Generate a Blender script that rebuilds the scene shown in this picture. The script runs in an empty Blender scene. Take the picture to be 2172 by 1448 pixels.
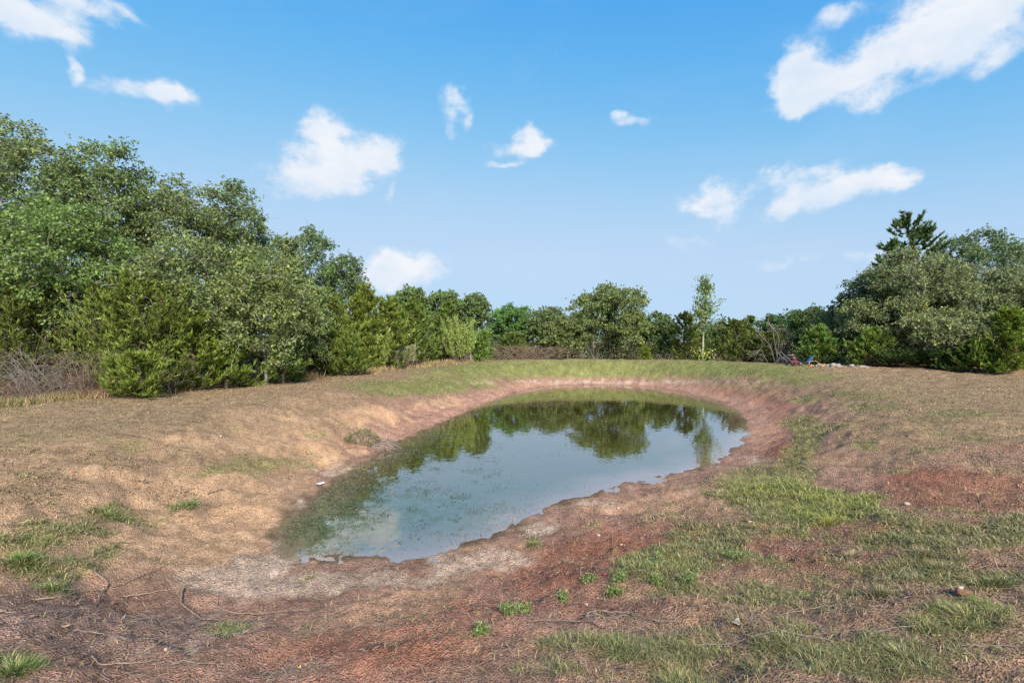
import bpy, math
import numpy as np
from mathutils import Vector

sc = bpy.context.scene
COL = sc.collection
rng = np.random.default_rng(7)

# ------------------------------------------------------------------ camera, sky, sun, exposure
F = 1086.0                    # focal length in photograph pixels (2172 wide)
EYE = 2.5                     # eye height above the water (z = 0)
cam_d = bpy.data.cameras.new('camera')
cam_d.lens = 18.0
cam_d.sensor_width = 36.0
cam_d.clip_start = 0.05
cam_d.clip_end = 3000.0
cam = bpy.data.objects.new('camera', cam_d)
COL.objects.link(cam)
cam.location = (0, 0, EYE)
cam.rotation_euler = (math.radians(90), 0, 0)
sc.camera = cam

SUN_ELEV, SUN_AZ = math.radians(34), math.radians(164)      # azimuth clockwise from +Y: behind the camera, to the right
sc.view_settings.view_transform = 'Standard'
sc.view_settings.look = 'None'
sc.view_settings.gamma = 1.0
sc.view_settings.exposure = 0.95
sc.view_settings.use_curve_mapping = False
sc.render.engine = 'CYCLES'
sc.cycles.use_denoising = False
sc.cycles.use_adaptive_sampling = False
sc.cycles.max_bounces = 8
sc.cycles.diffuse_bounces = 3
sc.cycles.transparent_max_bounces = 8

sd_ = bpy.data.lights.new('sun', 'SUN')
sd_.energy = 4.8
sd_.angle = math.radians(18)
sd_.color = (1.0, 0.94, 0.85)
sun = bpy.data.objects.new('sun', sd_)
COL.objects.link(sun)
sv = Vector((math.sin(SUN_AZ) * math.cos(SUN_ELEV), math.cos(SUN_AZ) * math.cos(SUN_ELEV), math.sin(SUN_ELEV)))
sun.rotation_euler = sv.to_track_quat('Z', 'Y').to_euler()
sun.location = sv * 50


def px_dir(u, v):
    """azimuth and elevation (radians) of a photograph pixel"""
    x, z = (u - 1086) / F, (724 - v) / F
    return math.atan2(x, 1.0), math.atan2(z, math.sqrt(1 + x * x))


def build_world():
    w = bpy.data.worlds.new('World')
    sc.world = w
    w.use_nodes = True
    nt = w.node_tree
    N, L = nt.nodes, nt.links
    N.clear()
    out = N.new('ShaderNodeOutputWorld')
    sky = N.new('ShaderNodeTexSky')
    sky.sky_type = 'NISHITA'
    sky.sun_disc = False
    sky.sun_elevation = SUN_ELEV
    sky.sun_rotation = SUN_AZ
    sky.air_density = 1.0
    sky.dust_density = 0.6
    sky.ozone_density = 3.0
    bg = N.new('ShaderNodeBackground')
    bg.inputs['Strength'].default_value = 0.15

    def val(x, sock):
        if isinstance(x, (int, float)):
            sock.default_value = x
        else:
            L.new(x, sock)

    def m(op, a, b=None, c=None, clamp=False):
        n = N.new('ShaderNodeMath')
        n.operation = op
        n.use_clamp = clamp
        val(a, n.inputs[0])
        if b is not None:
            val(b, n.inputs[1])
        if c is not None:
            val(c, n.inputs[2])
        return n.outputs[0]

    tc = N.new('ShaderNodeTexCoord')
    sep = N.new('ShaderNodeSeparateXYZ')
    L.new(tc.outputs['Generated'], sep.inputs[0])
    az0 = m('ARCTAN2', sep.outputs[0], sep.outputs[1])
    el0 = m('ARCSINE', m('MINIMUM', m('MAXIMUM', sep.outputs[2], -1.0), 1.0))

    def noise(scale, detail, rough, dist=0.0, stretch=1.0):
        mp = N.new('ShaderNodeMapping')
        mp.inputs['Scale'].default_value = (1, 1, stretch)
        L.new(tc.outputs['Generated'], mp.inputs[0])
        n = N.new('ShaderNodeTexNoise')
        n.inputs['Scale'].default_value = scale
        n.inputs['Detail'].default_value = detail
        n.inputs['Roughness'].default_value = rough
        n.inputs['Distortion'].default_value = dist
        L.new(mp.outputs[0], n.inputs['Vector'])
        return n
    wn = noise(7.0, 4, 0.6)
    ws = N.new('ShaderNodeSeparateColor')
    L.new(wn.outputs['Color'], ws.inputs[0])
    az = m('MULTIPLY_ADD', m('SUBTRACT', ws.outputs[0], 0.5), 0.13, az0)
    el = m('MULTIPLY_ADD', m('SUBTRACT', ws.outputs[1], 0.5), 0.085, el0)
    blobs = [  # photo px: u, v, ru, rv, tilt, amount
        (720, 335, 95, 52, 0, 1), (690, 280, 38, 44, 0, 1.0), (800, 330, 48, 42, 0, .95), (640, 380, 80, 34, 0, .95), (735, 395, 50, 30, 0, .7),
        (880, 572, 100, 34, 0, 1), (800, 585, 70, 36, 0, .95), (850, 545, 40, 20, 0, .8),
        (962, 215, 34, 22, 0, .85), (944, 265, 20, 42, 0, .62), (985, 250, 17, 38, 0, .55),
        (1120, 303, 70, 24, 0, 1), (1135, 268, 26, 20, 0, .9), (1060, 345, 36, 11, 0, .75),
        (1340, 258, 65, 15, 0, .45), (1310, 240, 20, 10, 0, .5),
        (1525, 430, 64, 34, 0, 1.25), (1690, 425, 85, 32, .15, .95), (1800, 400, 105, 30, .15, 1), (1900, 378, 55, 18, 0, .85), (1640, 375, 50, 16, .3, .6), (1730, 365, 60, 14, .1, .6),
        (1695, 140, 70, 52, 0, 1.1), (1800, 160, 130, 44, 0, 1.0), (1930, 95, 120, 55, .3, 1.05), (2060, 45, 110, 60, .3, 1.1), (2120, -40, 190, 70, 0, 1.05),
        (1800, 18, 60, 26, 0, .8), (1690, 200, 66, 36, 0, 1.0), (1855, 212, 62, 22, .3, .75), (1680, 238, 60, 12, 0, .55), (2110, 100, 60, 40, .5, .5),
        (75, 45, 100, 38, 0, 1.1), (160, 8, 110, 26, 0, .9), (10, 30, 60, 40, 0, .7), (260, 20, 60, 14, 0, .5),
        (325, 192, 56, 32, -.4, 1.1), (250, 185, 60, 20, 0, .75), (375, 215, 46, 20, 0, .9), (150, 145, 18, 22, 0, .65),
        (1840, 552, 80, 16, .1, .65), (1480, 512, 130, 26, 0, .36), (1690, 560, 150, 18, 0, .3), (820, 420, 12, 18, 0, .5),
    ]
    br = np.random.default_rng(3)
    angs = []
    for (u, v, ru, rv, t, a) in blobs:
        a0, e0 = px_dir(u, v)
        a1, _ = px_dir(u + ru, v)
        _, e1 = px_dir(u, v - rv)
        angs.append((a0, e0, abs(a1 - a0), abs(e1 - e0), t, a))
    for k in range(16):                     # the sky goes on outside the frame with the same kind of clouds
        a0 = math.radians(br.uniform(62, 298))
        if a0 > math.pi:
            a0 -= 2 * math.pi
        e0 = math.radians(br.uniform(6, 50))
        s = br.uniform(.06, .14)
        angs.append((a0, e0, s, s * .4, br.uniform(-.3, .3), br.uniform(.7, 1)))
    tot = tow = None
    for (a0, e0, ra, re, t, a) in angs:
        da, de = m('SUBTRACT', az, a0), m('SUBTRACT', el, e0)
        if t:
            ct, st = math.cos(t), math.sin(t)
            da, de = m('ADD', m('MULTIPLY', da, ct), m('MULTIPLY', de, st)), m('SUBTRACT', m('MULTIPLY', de, ct), m('MULTIPLY', da, st))
        x = m('MULTIPLY', da, 1 / ra)
        y = m('MULTIPLY', de, 1 / re)
        q = m('ADD', m('MULTIPLY', x, x), m('MULTIPLY', y, y))
        g = m('MULTIPLY', m('EXPONENT', m('MULTIPLY', q, -1.0)), a)
        gy = m('MULTIPLY', g, y)
        tot = g if tot is None else m('ADD', tot, g)
        tow = gy if tow is None else m('ADD', tow, gy)
    under = m('DIVIDE', tow, m('ADD', tot, 0.02))  # greys the low parts of each cloud: shading put into its colour
    fb = noise(14.0, 9, 0.64, 0.1, 1.4)
    amp = m('MULTIPLY', m('MULTIPLY', tot, 2.6, clamp=True), 2.9)
    dens = m('MULTIPLY_ADD', m('SUBTRACT', fb.outputs['Fac'], 0.5), amp, tot)
    mr = N.new('ShaderNodeMapRange')
    mr.interpolation_type = 'SMOOTHSTEP'
    mr.inputs[1].default_value = 0.15
    mr.inputs[2].default_value = 1.15
    L.new(dens, mr.inputs[0])
    wisp = noise(3.0, 6, 0.65, 0.6, 3.5)     # very thin high haze
    fac = m('MINIMUM', m('ADD', m('MULTIPLY', mr.outputs[0], 0.96), m('MULTIPLY', m('SUBTRACT', wisp.outputs['Fac'], 0.5, clamp=True), 0.25)), 1.0)
    cr = N.new('ShaderNodeValToRGB')
    cr.color_ramp.elements[0].position = 0.0
    cr.color_ramp.elements[0].color = (0.60, 0.71, 0.84, 1)
    cr.color_ramp.elements[1].position = 1.0
    cr.color_ramp.elements[1].color = (0.80, 0.82, 0.86, 1)
    fb2 = noise(11.0, 6, 0.6, 0.0, 1.6)
    L.new(m('ADD', m('MULTIPLY_ADD', under, 0.30, 0.62), m('MULTIPLY', m('SUBTRACT', fb2.outputs['Fac'], 0.5), 2.6)), cr.inputs[0])
    cb = N.new('ShaderNodeBackground')
    cb.inputs['Strength'].default_value = 1.13 / 2 ** sc.view_settings.exposure
    L.new(cr.outputs[0], cb.inputs['Color'])
    # hazy summer sky: each channel's range is compressed over the whole dome
    sc_ = N.new('ShaderNodeSeparateColor')
    L.new(sky.outputs[0], sc_.inputs[0])
    cc = N.new('ShaderNodeCombineColor')
    K = 1 / (.15 * 2 ** sc.view_settings.exposure)
    red = m('SUBTRACT', 1.0, m('EXPONENT', m('MULTIPLY', m('POWER', m('MULTIPLY', sc_.outputs[0], .191), 2.4), -14.2)))
    L.new(m('MULTIPLY', red, .505 * K), cc.inputs[0])
    grn = m('SUBTRACT', 1.0, m('EXPONENT', m('MULTIPLY', m('POWER', m('MULTIPLY', sc_.outputs[1], .191), 1.315), -3.99)))
    L.new(m('MULTIPLY', grn, .71 * K), cc.inputs[1])
    L.new(m('MULTIPLY', m('POWER', m('MULTIPLY', sc_.outputs[2], .191), .08), .90 * K), cc.inputs[2])
    L.new(cc.outputs[0], bg.inputs['Color'])
    mx = N.new('ShaderNodeMixShader')
    L.new(fac, mx.inputs[0])
    L.new(bg.outputs[0], mx.inputs[1])
    L.new(cb.outputs[0], mx.inputs[2])
    L.new(mx.outputs[0], out.inputs[0])


build_world()

# ------------------------------------------------------------------ helpers


def tag(o, label, cat, group=None, kind=None):
    o['label'] = label
    if cat:
        o['category'] = cat
    if group:
        o['group'] = group
    if kind:
        o['kind'] = kind
    return o


def empty(name, loc, label, cat, group=None):
    o = bpy.data.objects.new(name, None)
    COL.objects.link(o)
    o.location = loc
    o.empty_display_size = 0.2
    return tag(o, label, cat, group)


def make_mesh(name, V, faces, mat, parent=None, col=None, attrs=None, smooth=False, origin=None):
    """V (n,3); faces: int array (m,k) or list of such arrays. Linked as one object."""
    V = np.asarray(V, np.float32)
    if origin is not None:
        V = V - np.asarray(origin, np.float32)
    if not isinstance(faces, list):
        faces = [faces]
    faces = [np.asarray(f, np.int32) for f in faces if len(f)]
    me = bpy.data.meshes.new(name)
    me.vertices.add(len(V))
    me.vertices.foreach_set('co', V.ravel())
    idx = np.concatenate([f.ravel() for f in faces])
    sizes = np.concatenate([np.full(len(f), f.shape[1], np.int32) for f in faces])
    starts = np.concatenate([[0], np.cumsum(sizes)[:-1]]).astype(np.int32)
    me.loops.add(len(idx))
    me.loops.foreach_set('vertex_index', idx)
    me.polygons.add(len(sizes))
    me.polygons.foreach_set('loop_start', starts)
    me.polygons.foreach_set('loop_total', sizes)
    if smooth:
        me.polygons.foreach_set('use_smooth', np.ones(len(sizes), bool))
    if col is not None:
        a = me.attributes.new('col', 'FLOAT_COLOR', 'POINT')
        c = np.ones((len(V), 4), np.float32)
        c[:, :3] = col
        a.data.foreach_set('color', c.ravel())
    for k, v in (attrs or {}).items():
        a = me.attributes.new(k, 'FLOAT', 'POINT')
        a.data.foreach_set('value', np.asarray(v, np.float32).ravel())
    me.update(calc_edges=True)
    me.materials.append(mat)
    o = bpy.data.objects.new(name, me)
    COL.objects.link(o)
    if parent is not None:
        o.parent = parent
    elif origin is not None:
        o.location = origin
    return o


def unit(a):
    return a / np.maximum(np.linalg.norm(a, axis=-1, keepdims=True), 1e-9)


def tubes(P, R, sides=4):
    """P (n,k,3) polylines, R (n,k) radii -> verts, quads"""
    n, k, _ = P.shape
    T = np.empty_like(P)
    T[:, 1:-1] = P[:, 2:] - P[:, :-2]
    T[:, 0] = P[:, 1] - P[:, 0]
    T[:, -1] = P[:, -1] - P[:, -2]
    T = unit(T)
    ref = np.where(np.abs(T[:, :1, 2:3]) > 0.8, np.array([[[1., 0, 0]]]), np.array([[[0, 0, 1.]]]))
    A = unit(np.cross(T, np.broadcast_to(ref, T.shape)))
    B = np.cross(T, A)
    ang = np.arange(sides) / sides * 2 * np.pi
    V = P[:, :, None, :] + R[:, :, None, None] * (A[:, :, None, :] * np.cos(ang)[None, None, :, None] + B[:, :, None, :] * np.sin(ang)[None, None, :, None])
    i = np.arange(n * k * sides).reshape(n, k, sides)
    a, b = i[:, :-1, :], i[:, 1:, :]
    Q = np.stack([a, np.roll(a, -1, 2), np.roll(b, -1, 2), b], -1).reshape(-1, 4)
    return V.reshape(-1, 3), Q


def merge(parts):
    """[(V, faces, col)] with equal face size"""
    off, Vs, Fs, Cs = 0, [], [], []
    for V, Fc, C in parts:
        Vs.append(V)
        Fs.append(Fc + off)
        Cs.append(np.broadcast_to(np.asarray(C, float), V.shape))
        off += len(V)
    return np.concatenate(Vs), np.concatenate(Fs), np.concatenate(Cs)


# ------------------------------------------------------------------ noise

def _hash(ix, iy, s):
    h = (ix.astype(np.int64) * 374761393 + iy.astype(np.int64) * 668265263 + s * 1442695041) & 0xFFFFFFFF
    h = ((h ^ (h >> 13)) * 1274126177) & 0xFFFFFFFF
    h = h ^ (h >> 16)
    return (h & 0xFFFFFF) / float(0xFFFFFF)


def vnoise(x, y, s=0):
    ix, iy = np.floor(x), np.floor(y)
    fx, fy = x - ix, y - iy
    fx, fy = fx * fx * fx * (fx * (fx * 6 - 15) + 10), fy * fy * fy * (fy * (fy * 6 - 15) + 10)
    a, b = _hash(ix, iy, s), _hash(ix + 1, iy, s)
    c, d = _hash(ix, iy + 1, s), _hash(ix + 1, iy + 1, s)
    return (a + (b - a) * fx) * (1 - fy) + (c + (d - c) * fx) * fy


def fbm(x, y, freq, octv=4, s=0, rough=0.5):
    t, a, n = 0, 1.0, 0
    for k in range(octv):
        ca, sa = math.cos(0.6 * k + .3), math.sin(0.6 * k + .3)
        t = t + a * vnoise((x * ca - y * sa) * freq + 17.3 * k, (x * sa + y * ca) * freq - 9.1 * k, s + k)
        n += a
        a *= rough
        freq *= 2.03
    return t / n            # 0..1, mean .5


def sstep(a, b, x):
    t = np.clip((x - a) / (b - a), 0, 1)
    return t * t * (3 - 2 * t)


# ------------------------------------------------------------------ terrain: a pond dug into level ground
OUT = [(600, 1150), (640, 1176), (720, 1183), (840, 1180), (910, 1169), (990, 1153), (1080, 1120), (1130, 1087), (1190, 1067), (1260, 1045),
       (1340, 1022), (1420, 1008), (1490, 988), (1545, 958), (1578, 928), (1584, 900), (1562, 870), (1520, 850), (1450, 831), (1380, 821),
       (1300, 816.5), (1200, 817), (1120, 826), (1060, 845), (1000, 869), (940, 895), (880, 925), (835, 946), (795, 968), (752, 1000),
       (700, 1032), (660, 1062), (630, 1092), (602, 1125)]
pond = np.array([((u - 1086) / F * (F * EYE / (v - 724)), F * EYE / (v - 724)) for u, v in OUT])


def catmull(P, n=6):
    out = []
    m = len(P)
    for i in range(m):
        p0, p1, p2, p3 = P[i - 1], P[i], P[(i + 1) % m], P[(i + 2) % m]
        for t in np.arange(n) / n:
            out.append(.5 * ((2 * p1) + (-p0 + p2) * t + (2 * p0 - 5 * p1 + 4 * p2 - p3) * t * t + (-p0 + 3 * p1 - 3 * p2 + p3) * t ** 3))
    return np.array(out)


shore = catmull(pond, 4)


def pond_sd(x, y):
    """signed distance to the shoreline, positive on land"""
    x, y = np.asarray(x, float).ravel(), np.asarray(y, float).ravel()
    res = np.empty(len(x))
    A, B = shore, np.roll(shore, -1, 0)
    E = B - A
    ee = (E ** 2).sum(1)
    for s in range(0, len(x), 20000):
        p = np.stack([x[s:s + 20000], y[s:s + 20000]], 1)
        w = p[:, None, :] - A[None]
        t = np.clip((w * E[None]).sum(2) / ee[None], 0, 1)
        d = np.sqrt(((w - t[..., None] * E[None]) ** 2).sum(2)).min(1)
        c = (A[None, :, 1] > p[:, 1:2]) != (B[None, :, 1] > p[:, 1:2])
        xi = A[None, :, 0] + (p[:, 1:2] - A[None, :, 1]) / np.where(np.abs(E[:, 1]) < 1e-9, 1e-9, E[:, 1])[None] * E[None, :, 0]
        inside = ((c & (p[:, 0:1] < xi)).sum(1) % 2) == 1
        res[s:s + 20000] = np.where(inside, -d, d)
    return res


_pond_exact = pond_sd
_GX, _GY, _GS = -17.0, 2.0, .08
_gx, _gy = np.meshgrid(_GX + np.arange(430) * _GS, _GY + np.arange(430) * _GS, indexing='ij')
_GRID = _pond_exact(_gx, _gy).reshape(430, 430)


def pond_sd(x, y):
    x, y = np.asarray(x, float).ravel(), np.asarray(y, float).ravel()
    fx, fy = (x - _GX) / _GS, (y - _GY) / _GS
    ok = (fx > 0) & (fx < 428.9) & (fy > 0) & (fy < 428.9)
    out = np.empty(len(x))
    fx, fy = fx[ok], fy[ok]
    i, j = fx.astype(int), fy.astype(int)
    a, b = fx - i, fy - j
    out[ok] = (_GRID[i, j] * (1 - a) + _GRID[i + 1, j] * a) * (1 - b) + (_GRID[i, j + 1] * (1 - a) + _GRID[i + 1, j + 1] * a) * b
    if (~ok).any():
        out[~ok] = _pond_exact(x[~ok], y[~ok])
    return out


def base_height(x, y, sd):
    far = sstep(18, 29, y) * sstep(-9, 1, x)
    near = 1 - sstep(5, 11, y)
    Hc = 1.0 + 0.33 * far - 0.06 * near
    w = 3.4 + 0.5 * far + 2.4 * near * sstep(-6, -1, x)
    t = np.clip(sd / w, 0, 1)
    prof = 0.18 * t + 0.82 * t * t * (3 - 2 * t)
    prof = np.where(t >= 1, 1.0, prof)
    z = Hc * prof
    # behind the crest of the dam the ground falls again
    z = z - 0.75 * sstep(4.2, 11, sd) * sstep(26, 33, y) * sstep(-6, 4, x) * (1 - sstep(15, 21, x))
    zin = -0.55 * (1 - np.exp(sd / 1.6))
    return np.where(sd > 0, z, zin)


def height(x, y, sd=None, fine=True):
    shp = np.shape(x)
    x, y = np.asarray(x, float).ravel(), np.asarray(y, float).ravel()
    if sd is None:
        sd = pond_sd(x, y)
    sdn = sd + (fbm(x, y, 1.4, 4, 5) - .5) * 0.55 * sstep(0, 1.0, 25 - y) + (fbm(x, y, 6.0, 2, 6) - .5) * .12
    z = base_height(x, y, sdn)
    land = sstep(-0.1, 0.8, sd)
    z = z + land * ((fbm(x, y, 0.55, 3, 11) - .5) * 0.13 + (fbm(x, y, 2.2, 3, 12) - .5) * (0.075 + .05 * sstep(5, 8, x)))
    rid = 1 - np.abs(2 * fbm(x, y, 2.6, 3, 18) - 1) * 2.2
    z = z + sstep(.1, .6, sd) * sstep(3.6, 2.2, sd) * np.clip(rid, -.5, 1) * .035
    if fine:
        r = np.hypot(x, y)
        z = z + sstep(-.3, .3, sd) * ((fbm(x, y, 9.0, 3, 14, .6) - .5) * 0.05 * (1 - .5 * sstep(8, 20, r)) + (fbm(x, y, 32.0, 2, 15) - .5) * 0.012 * (1 - sstep(4, 9, r)))
    far = np.hypot(x, y)
    z = z + sstep(60, 300, far) * (fbm(x, y, 0.006, 3, 40) - .5) * 3.0
    return z.reshape(shp)


def ground_at(u, v):
    """the ground point that photograph pixel (u, v) shows"""
    D = np.exp(np.linspace(math.log(1.4), math.log(60), 900))
    X = (u - 1086) / F * D
    zr = EYE - (v - 724) / F * D
    h = height(X, D, fine=False)
    i = np.argmax(zr <= h)
    return np.array([X[i], D[i], float(height(np.array([X[i]]), np.array([D[i]]))[0])])


def gz(x, y):
    return float(height(np.array([x]), np.array([y]))[0])


def to_px(x, y, z):
    yy = np.maximum(y, 0.4)
    return 1086 + F * x / yy, 724 + F * (EYE - z) / yy


def blobsum(u, v, B):
    t = 0
    for (bu, bv, ru, rv, a) in B:
        t = t + a * np.exp(-(((u - bu) / ru) ** 2 + ((v - bv) / rv) ** 2))
    return t


# ground patches, measured on the photograph (u, v, half widths, amount), baked onto the ground where they lie
GREEN = [(1600, 1035, 110, 26, .9), (1780, 1075, 95, 30, 1.1), (1690, 1060, 90, 28, .7), (1715, 930, 36, 40, .8), (1690, 895, 40, 16, .7), (1640, 1000, 90, 14, .6), (1770, 915, 60, 14, .4),
         (1500, 1140, 75, 24, .8), (1400, 1212, 90, 26, .8), (1330, 1250, 120, 20, .3), (1530, 1180, 60, 16, .5), (45, 1185, 60, 34, 1.0), (110, 1160, 60, 24, .5), (230, 1092, 55, 18, 1.0), (390, 1068, 45, 18, .8), (150, 1210, 60, 22, .4),
         (110, 1248, 40, 14, .8), (480, 1340, 45, 26, .6), (30, 1425, 60, 22, .9), (1130, 1155, 24, 12, .7), (2060, 1310, 120, 34, .7), (1900, 1390, 110, 36, .6), (1980, 1200, 70, 18, .5), (2110, 1230, 70, 20, .6),
         (2130, 1130, 90, 30, .6), (1300, 1372, 110, 24, .6), (1440, 1440, 70, 22, .6), (1180, 1440, 110, 16, .5), (1780, 1250, 360, 90, .58), (1650, 1410, 460, 60, .72), (1980, 1130, 200, 50, .55), (1640, 1100, 130, 40, .5), (1680, 980, 50, 30, .8), (1450, 1180, 160, 40, .35), (100, 930, 160, 20, .35), (280, 945, 60, 14, .5), (60, 1010, 90, 14, .35), (380, 990, 60, 14, .3), (480, 910, 70, 12, .5), (600, 985, 90, 12, .6), (470, 1000, 80, 12, .5), (690, 920, 60, 12, .5), (170, 1140, 130, 24, .5), (280, 1110, 90, 24, .5), (420, 1085, 70, 20, .5), (90, 1230, 110, 26, .5), (330, 1200, 60, 16, .4), (1900, 900, 160, 20, .35), (1960, 850, 200, 16, .3), (1750, 800, 120, 10, .4), (220, 1190, 60, 22, .5), (520, 985, 80, 16, .6), (640, 955, 60, 18, .4), (560, 1010, 40, 10, .5),
         (1250, 1120, 40, 14, .3), (1850, 830, 120, 14, .3), (1830, 945, 40, 10, .9), (2040, 880, 70, 12, .9), (1860, 865, 60, 8, .8), (1780, 840, 70, 8, .7), (2060, 925, 90, 10, .7), (1690, 850, 40, 8, .8), (1970, 955, 70, 10, .6), (1900, 1000, 40, 8, .5), (830, 830, 90, 18, .75), (760, 815, 80, 14, .35), (950, 815, 110, 18, .7), (1100, 783, 200, 16, 1.0), (1350, 780, 260, 16, 1.1), (1560, 785, 150, 14, .8), (1690, 810, 60, 10, .5), (640, 1225, 50, 14, .4)]
RED = [(2090, 1050, 190, 40, 1.9), (1950, 1010, 80, 30, .6), (2150, 940, 60, 16, .8), (2090, 890, 50, 12, .6), (1660, 960, 60, 26, 1.0), (1600, 1160, 400, 60, .45), (1620, 860, 40, 30, .9), (1560, 832, 70, 14, .9), (1650, 890, 40, 40, .8), (1880, 1130, 80, 14, .7), (800, 1400, 330, 60, .9),
       (1180, 1230, 120, 36, .9), (1250, 1170, 110, 24, .6), (1750, 1190, 100, 16, .6), (1150, 806, 300, 5, .3), (1830, 905, 60, 12, .5), (1300, 1290, 140, 14, .6), (2140, 1210, 40, 14, .5), (1000, 1300, 180, 40, .6), (1480, 1180, 400, 120, .35)]
SAND = [(250, 1005, 130, 26, 1.1), (470, 890, 90, 26, .5), (640, 900, 120, 26, .7), (800, 880, 90, 22, .9), (700, 960, 80, 30, .8), (560, 950, 110, 24, .5), (330, 925, 70, 18, .5), (500, 1080, 90, 24, .8), (420, 1110, 110, 26, .6), (940, 850, 60, 14, .7), (560, 1060, 60, 30, .5), (1790, 905, 50, 12, .5), (1750, 870, 60, 14, .4), (330, 1170, 110, 20, .4), (1210, 1310, 110, 14, .4), (1310, 1350, 70, 14, .4)]
MUD = [(120, 1350, 260, 70, 1.0), (400, 1340, 200, 60, .7), (100, 1270, 160, 30, .6), (600, 1430, 200, 40, .4), (600, 1210, 140, 18, .4), (1690, 930, 30, 20, .5), (860, 1200, 160, 10, .5)]
PALE = [(560, 1190, 80, 22, 1.0), (470, 1230, 120, 22, .9), (650, 1240, 130, 22, .9), (820, 1225, 160, 20, .8), (1000, 1190, 120, 20, .9), (1130, 1125, 60, 18, .9), (480, 1300, 100, 22, .6), (640, 1090, 36, 40, .7), (600, 1150, 30, 30, .7), (700, 1010, 50, 16, .5), (740, 985, 40, 14, .6), (1250, 1075, 70, 12, .5), (1300, 811, 320, 4, .8), (1620, 975, 40, 10, .6), (420, 1385, 120, 20, .4)]


TANP = [(620, 870, 110, 20, .8), (480, 985, 120, 20, .6), (730, 850, 60, 14, .7), (250, 960, 120, 20, .7), (80, 1040, 130, 46, .8), (400, 962, 160, 26, .6), (150, 1130, 150, 30, .6), (620, 1015, 90, 20, .4), (560, 900, 140, 26, .6), (330, 1040, 120, 16, .5), (860, 850, 90, 12, .5), (450, 1150, 60, 18, .35), (1450, 1100, 120, 50, .5), (1900, 1180, 240, 40, .5), (1500, 1400, 400, 50, .5), (700, 900, 60, 20, .5)]


def zones(x, y, sd=None, z=None):
    """grass (tan), green, red, sand, mud, pale weights"""
    if sd is None:
        sd = pond_sd(x, y)
    if z is None:
        z = base_height(x, y, sd)
    u, v = to_px(x, y, z)
    n1 = fbm(x, y, 0.9, 4, 21)
    n2 = fbm(x, y, 2.6, 4, 22)
    n3 = fbm(x, y, 7.0, 3, 23)
    jit = (n2 - .5) * 1.1 + (n3 - .5) * .7
    back = y < 1.2
    def W(B):
        w = np.where(back, 0.3, blobsum(u, v, B))
        return sstep(.25, .75, w + jit * .8 * np.minimum(1, w * 3 + .1))
    green, sand, mud, pale = W(GREEN), W(SAND), W(MUD), W(PALE)
    wr = np.where(back, 0.3, blobsum(u, v, RED))
    red = sstep(.05, 1.05, wr + jit * .55 * np.minimum(1, wr * 3))
    # dry mown grass: the level lawns on both sides and the dam, thinning towards the water and the camera
    left = sstep(1.6, 3.6, sd + (n1 - .5) * 2.4) * sstep(6.0, 9.0, y + (n1 - .5) * 3 + .18 * np.abs(x)) * sstep(1, -3, x)
    right = sstep(1.5, 3.2, sd + (n1 - .5) * 2.0) * sstep(5.5, 9, y + (n1 - .5) * 3.5) * sstep(4, 7, x)
    dam = sstep(.7, 1.7, sd + (n1 - .5) * 1.0) * sstep(16, 22, y)
    nearp = 0.34 * sstep(2.2, 4.5, sd + (n1 - .5) * 2) * sstep(1.1, -.2, y - 6) * sstep(-.5, 1.5, x)
    tan = np.clip(np.maximum.reduce([left, right, dam, nearp, W(TANP) * .8]), 0, 1)
    bank = sstep(1.9 - .7 * sstep(18, 26, y), .3, sd + (n2 - .5) * .9) * sstep(9, 14, y)      # bare clay ring round the far water
    return dict(tan=tan, green=green, red=red, sand=sand, mud=mud, pale=pale, bank=bank, n1=n1, n2=n2, n3=n3, sd=sd, u=u, v=v, y=np.asarray(y, float).ravel())


C_BROWN = np.array([.370, .212, .150])
C_LEFT = np.array([.53, .335, .195])
C_RED = np.array([.275, .112, .072])
C_SAND = np.array([.61, .37, .21])
C_MUD = np.array([.265, .172, .132])
C_PALE = np.array([.54, .40, .30])
C_TAN = np.array([.335, .230, .135])
C_GREEN = np.array([.225, .225, .085])
C_BANK = np.array([.49, .275, .19])
C_BED = np.array([.19, .125, .085])


def ground_color(Z):
    def mix(c, d, w):
        return c * (1 - w[:, None]) + d[None, :] * w[:, None]
    c = np.broadcast_to(C_BROWN, (len(Z['tan']), 3)).copy()
    c = mix(c, C_LEFT, .9 * sstep(750, 420, Z['u'] - .35 * (1250 - Z['v'])) * sstep(1290, 1180, Z['v']))
    c = mix(c, C_SAND, .45 * sstep(.5, .7, Z['n1']))
    c = mix(c, C_RED, Z['red'] * .9)
    c = mix(c, C_BANK, Z['bank'] * .85)
    c = mix(c, C_MUD, Z['mud'] * .85)
    c = mix(c, C_SAND, Z['sand'] * .8)
    c = mix(c, C_TAN, Z['tan'] * .88 * (1 - .6 * Z['bank']))
    c = mix(c, C_GREEN, Z['green'] * .6)
    c = mix(c, np.array([.215, .240, .070]), Z['green'] * .7 * sstep(15, 20, Z['y']))
    c = mix(c, C_PALE, Z['pale'] * .75)
    sd = Z['sd']
    ring = sstep(.22, .03, sd + (Z['n3'] - .5) * .5) * sstep(-.3, -.05, sd) * sstep(14, 9, Z['y'])
    c = mix(c, np.array([.22, .17, .095]), ring * .7)
    wet = sstep(.30, .0, sd + (Z['n3'] - .5) * .3) * sstep(-.5, 0, sd)
    c = c * (1 - .22 * wet[:, None])
    c = mix(c, C_BED, sstep(.05, -.1, sd))
    c = c * .84
    c *= (0.70 + .6 * Z['n2'])[:, None] * (0.66 + .68 * Z['n3'])[:, None]
    return c


# ------------------------------------------------------------------ materials

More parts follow.
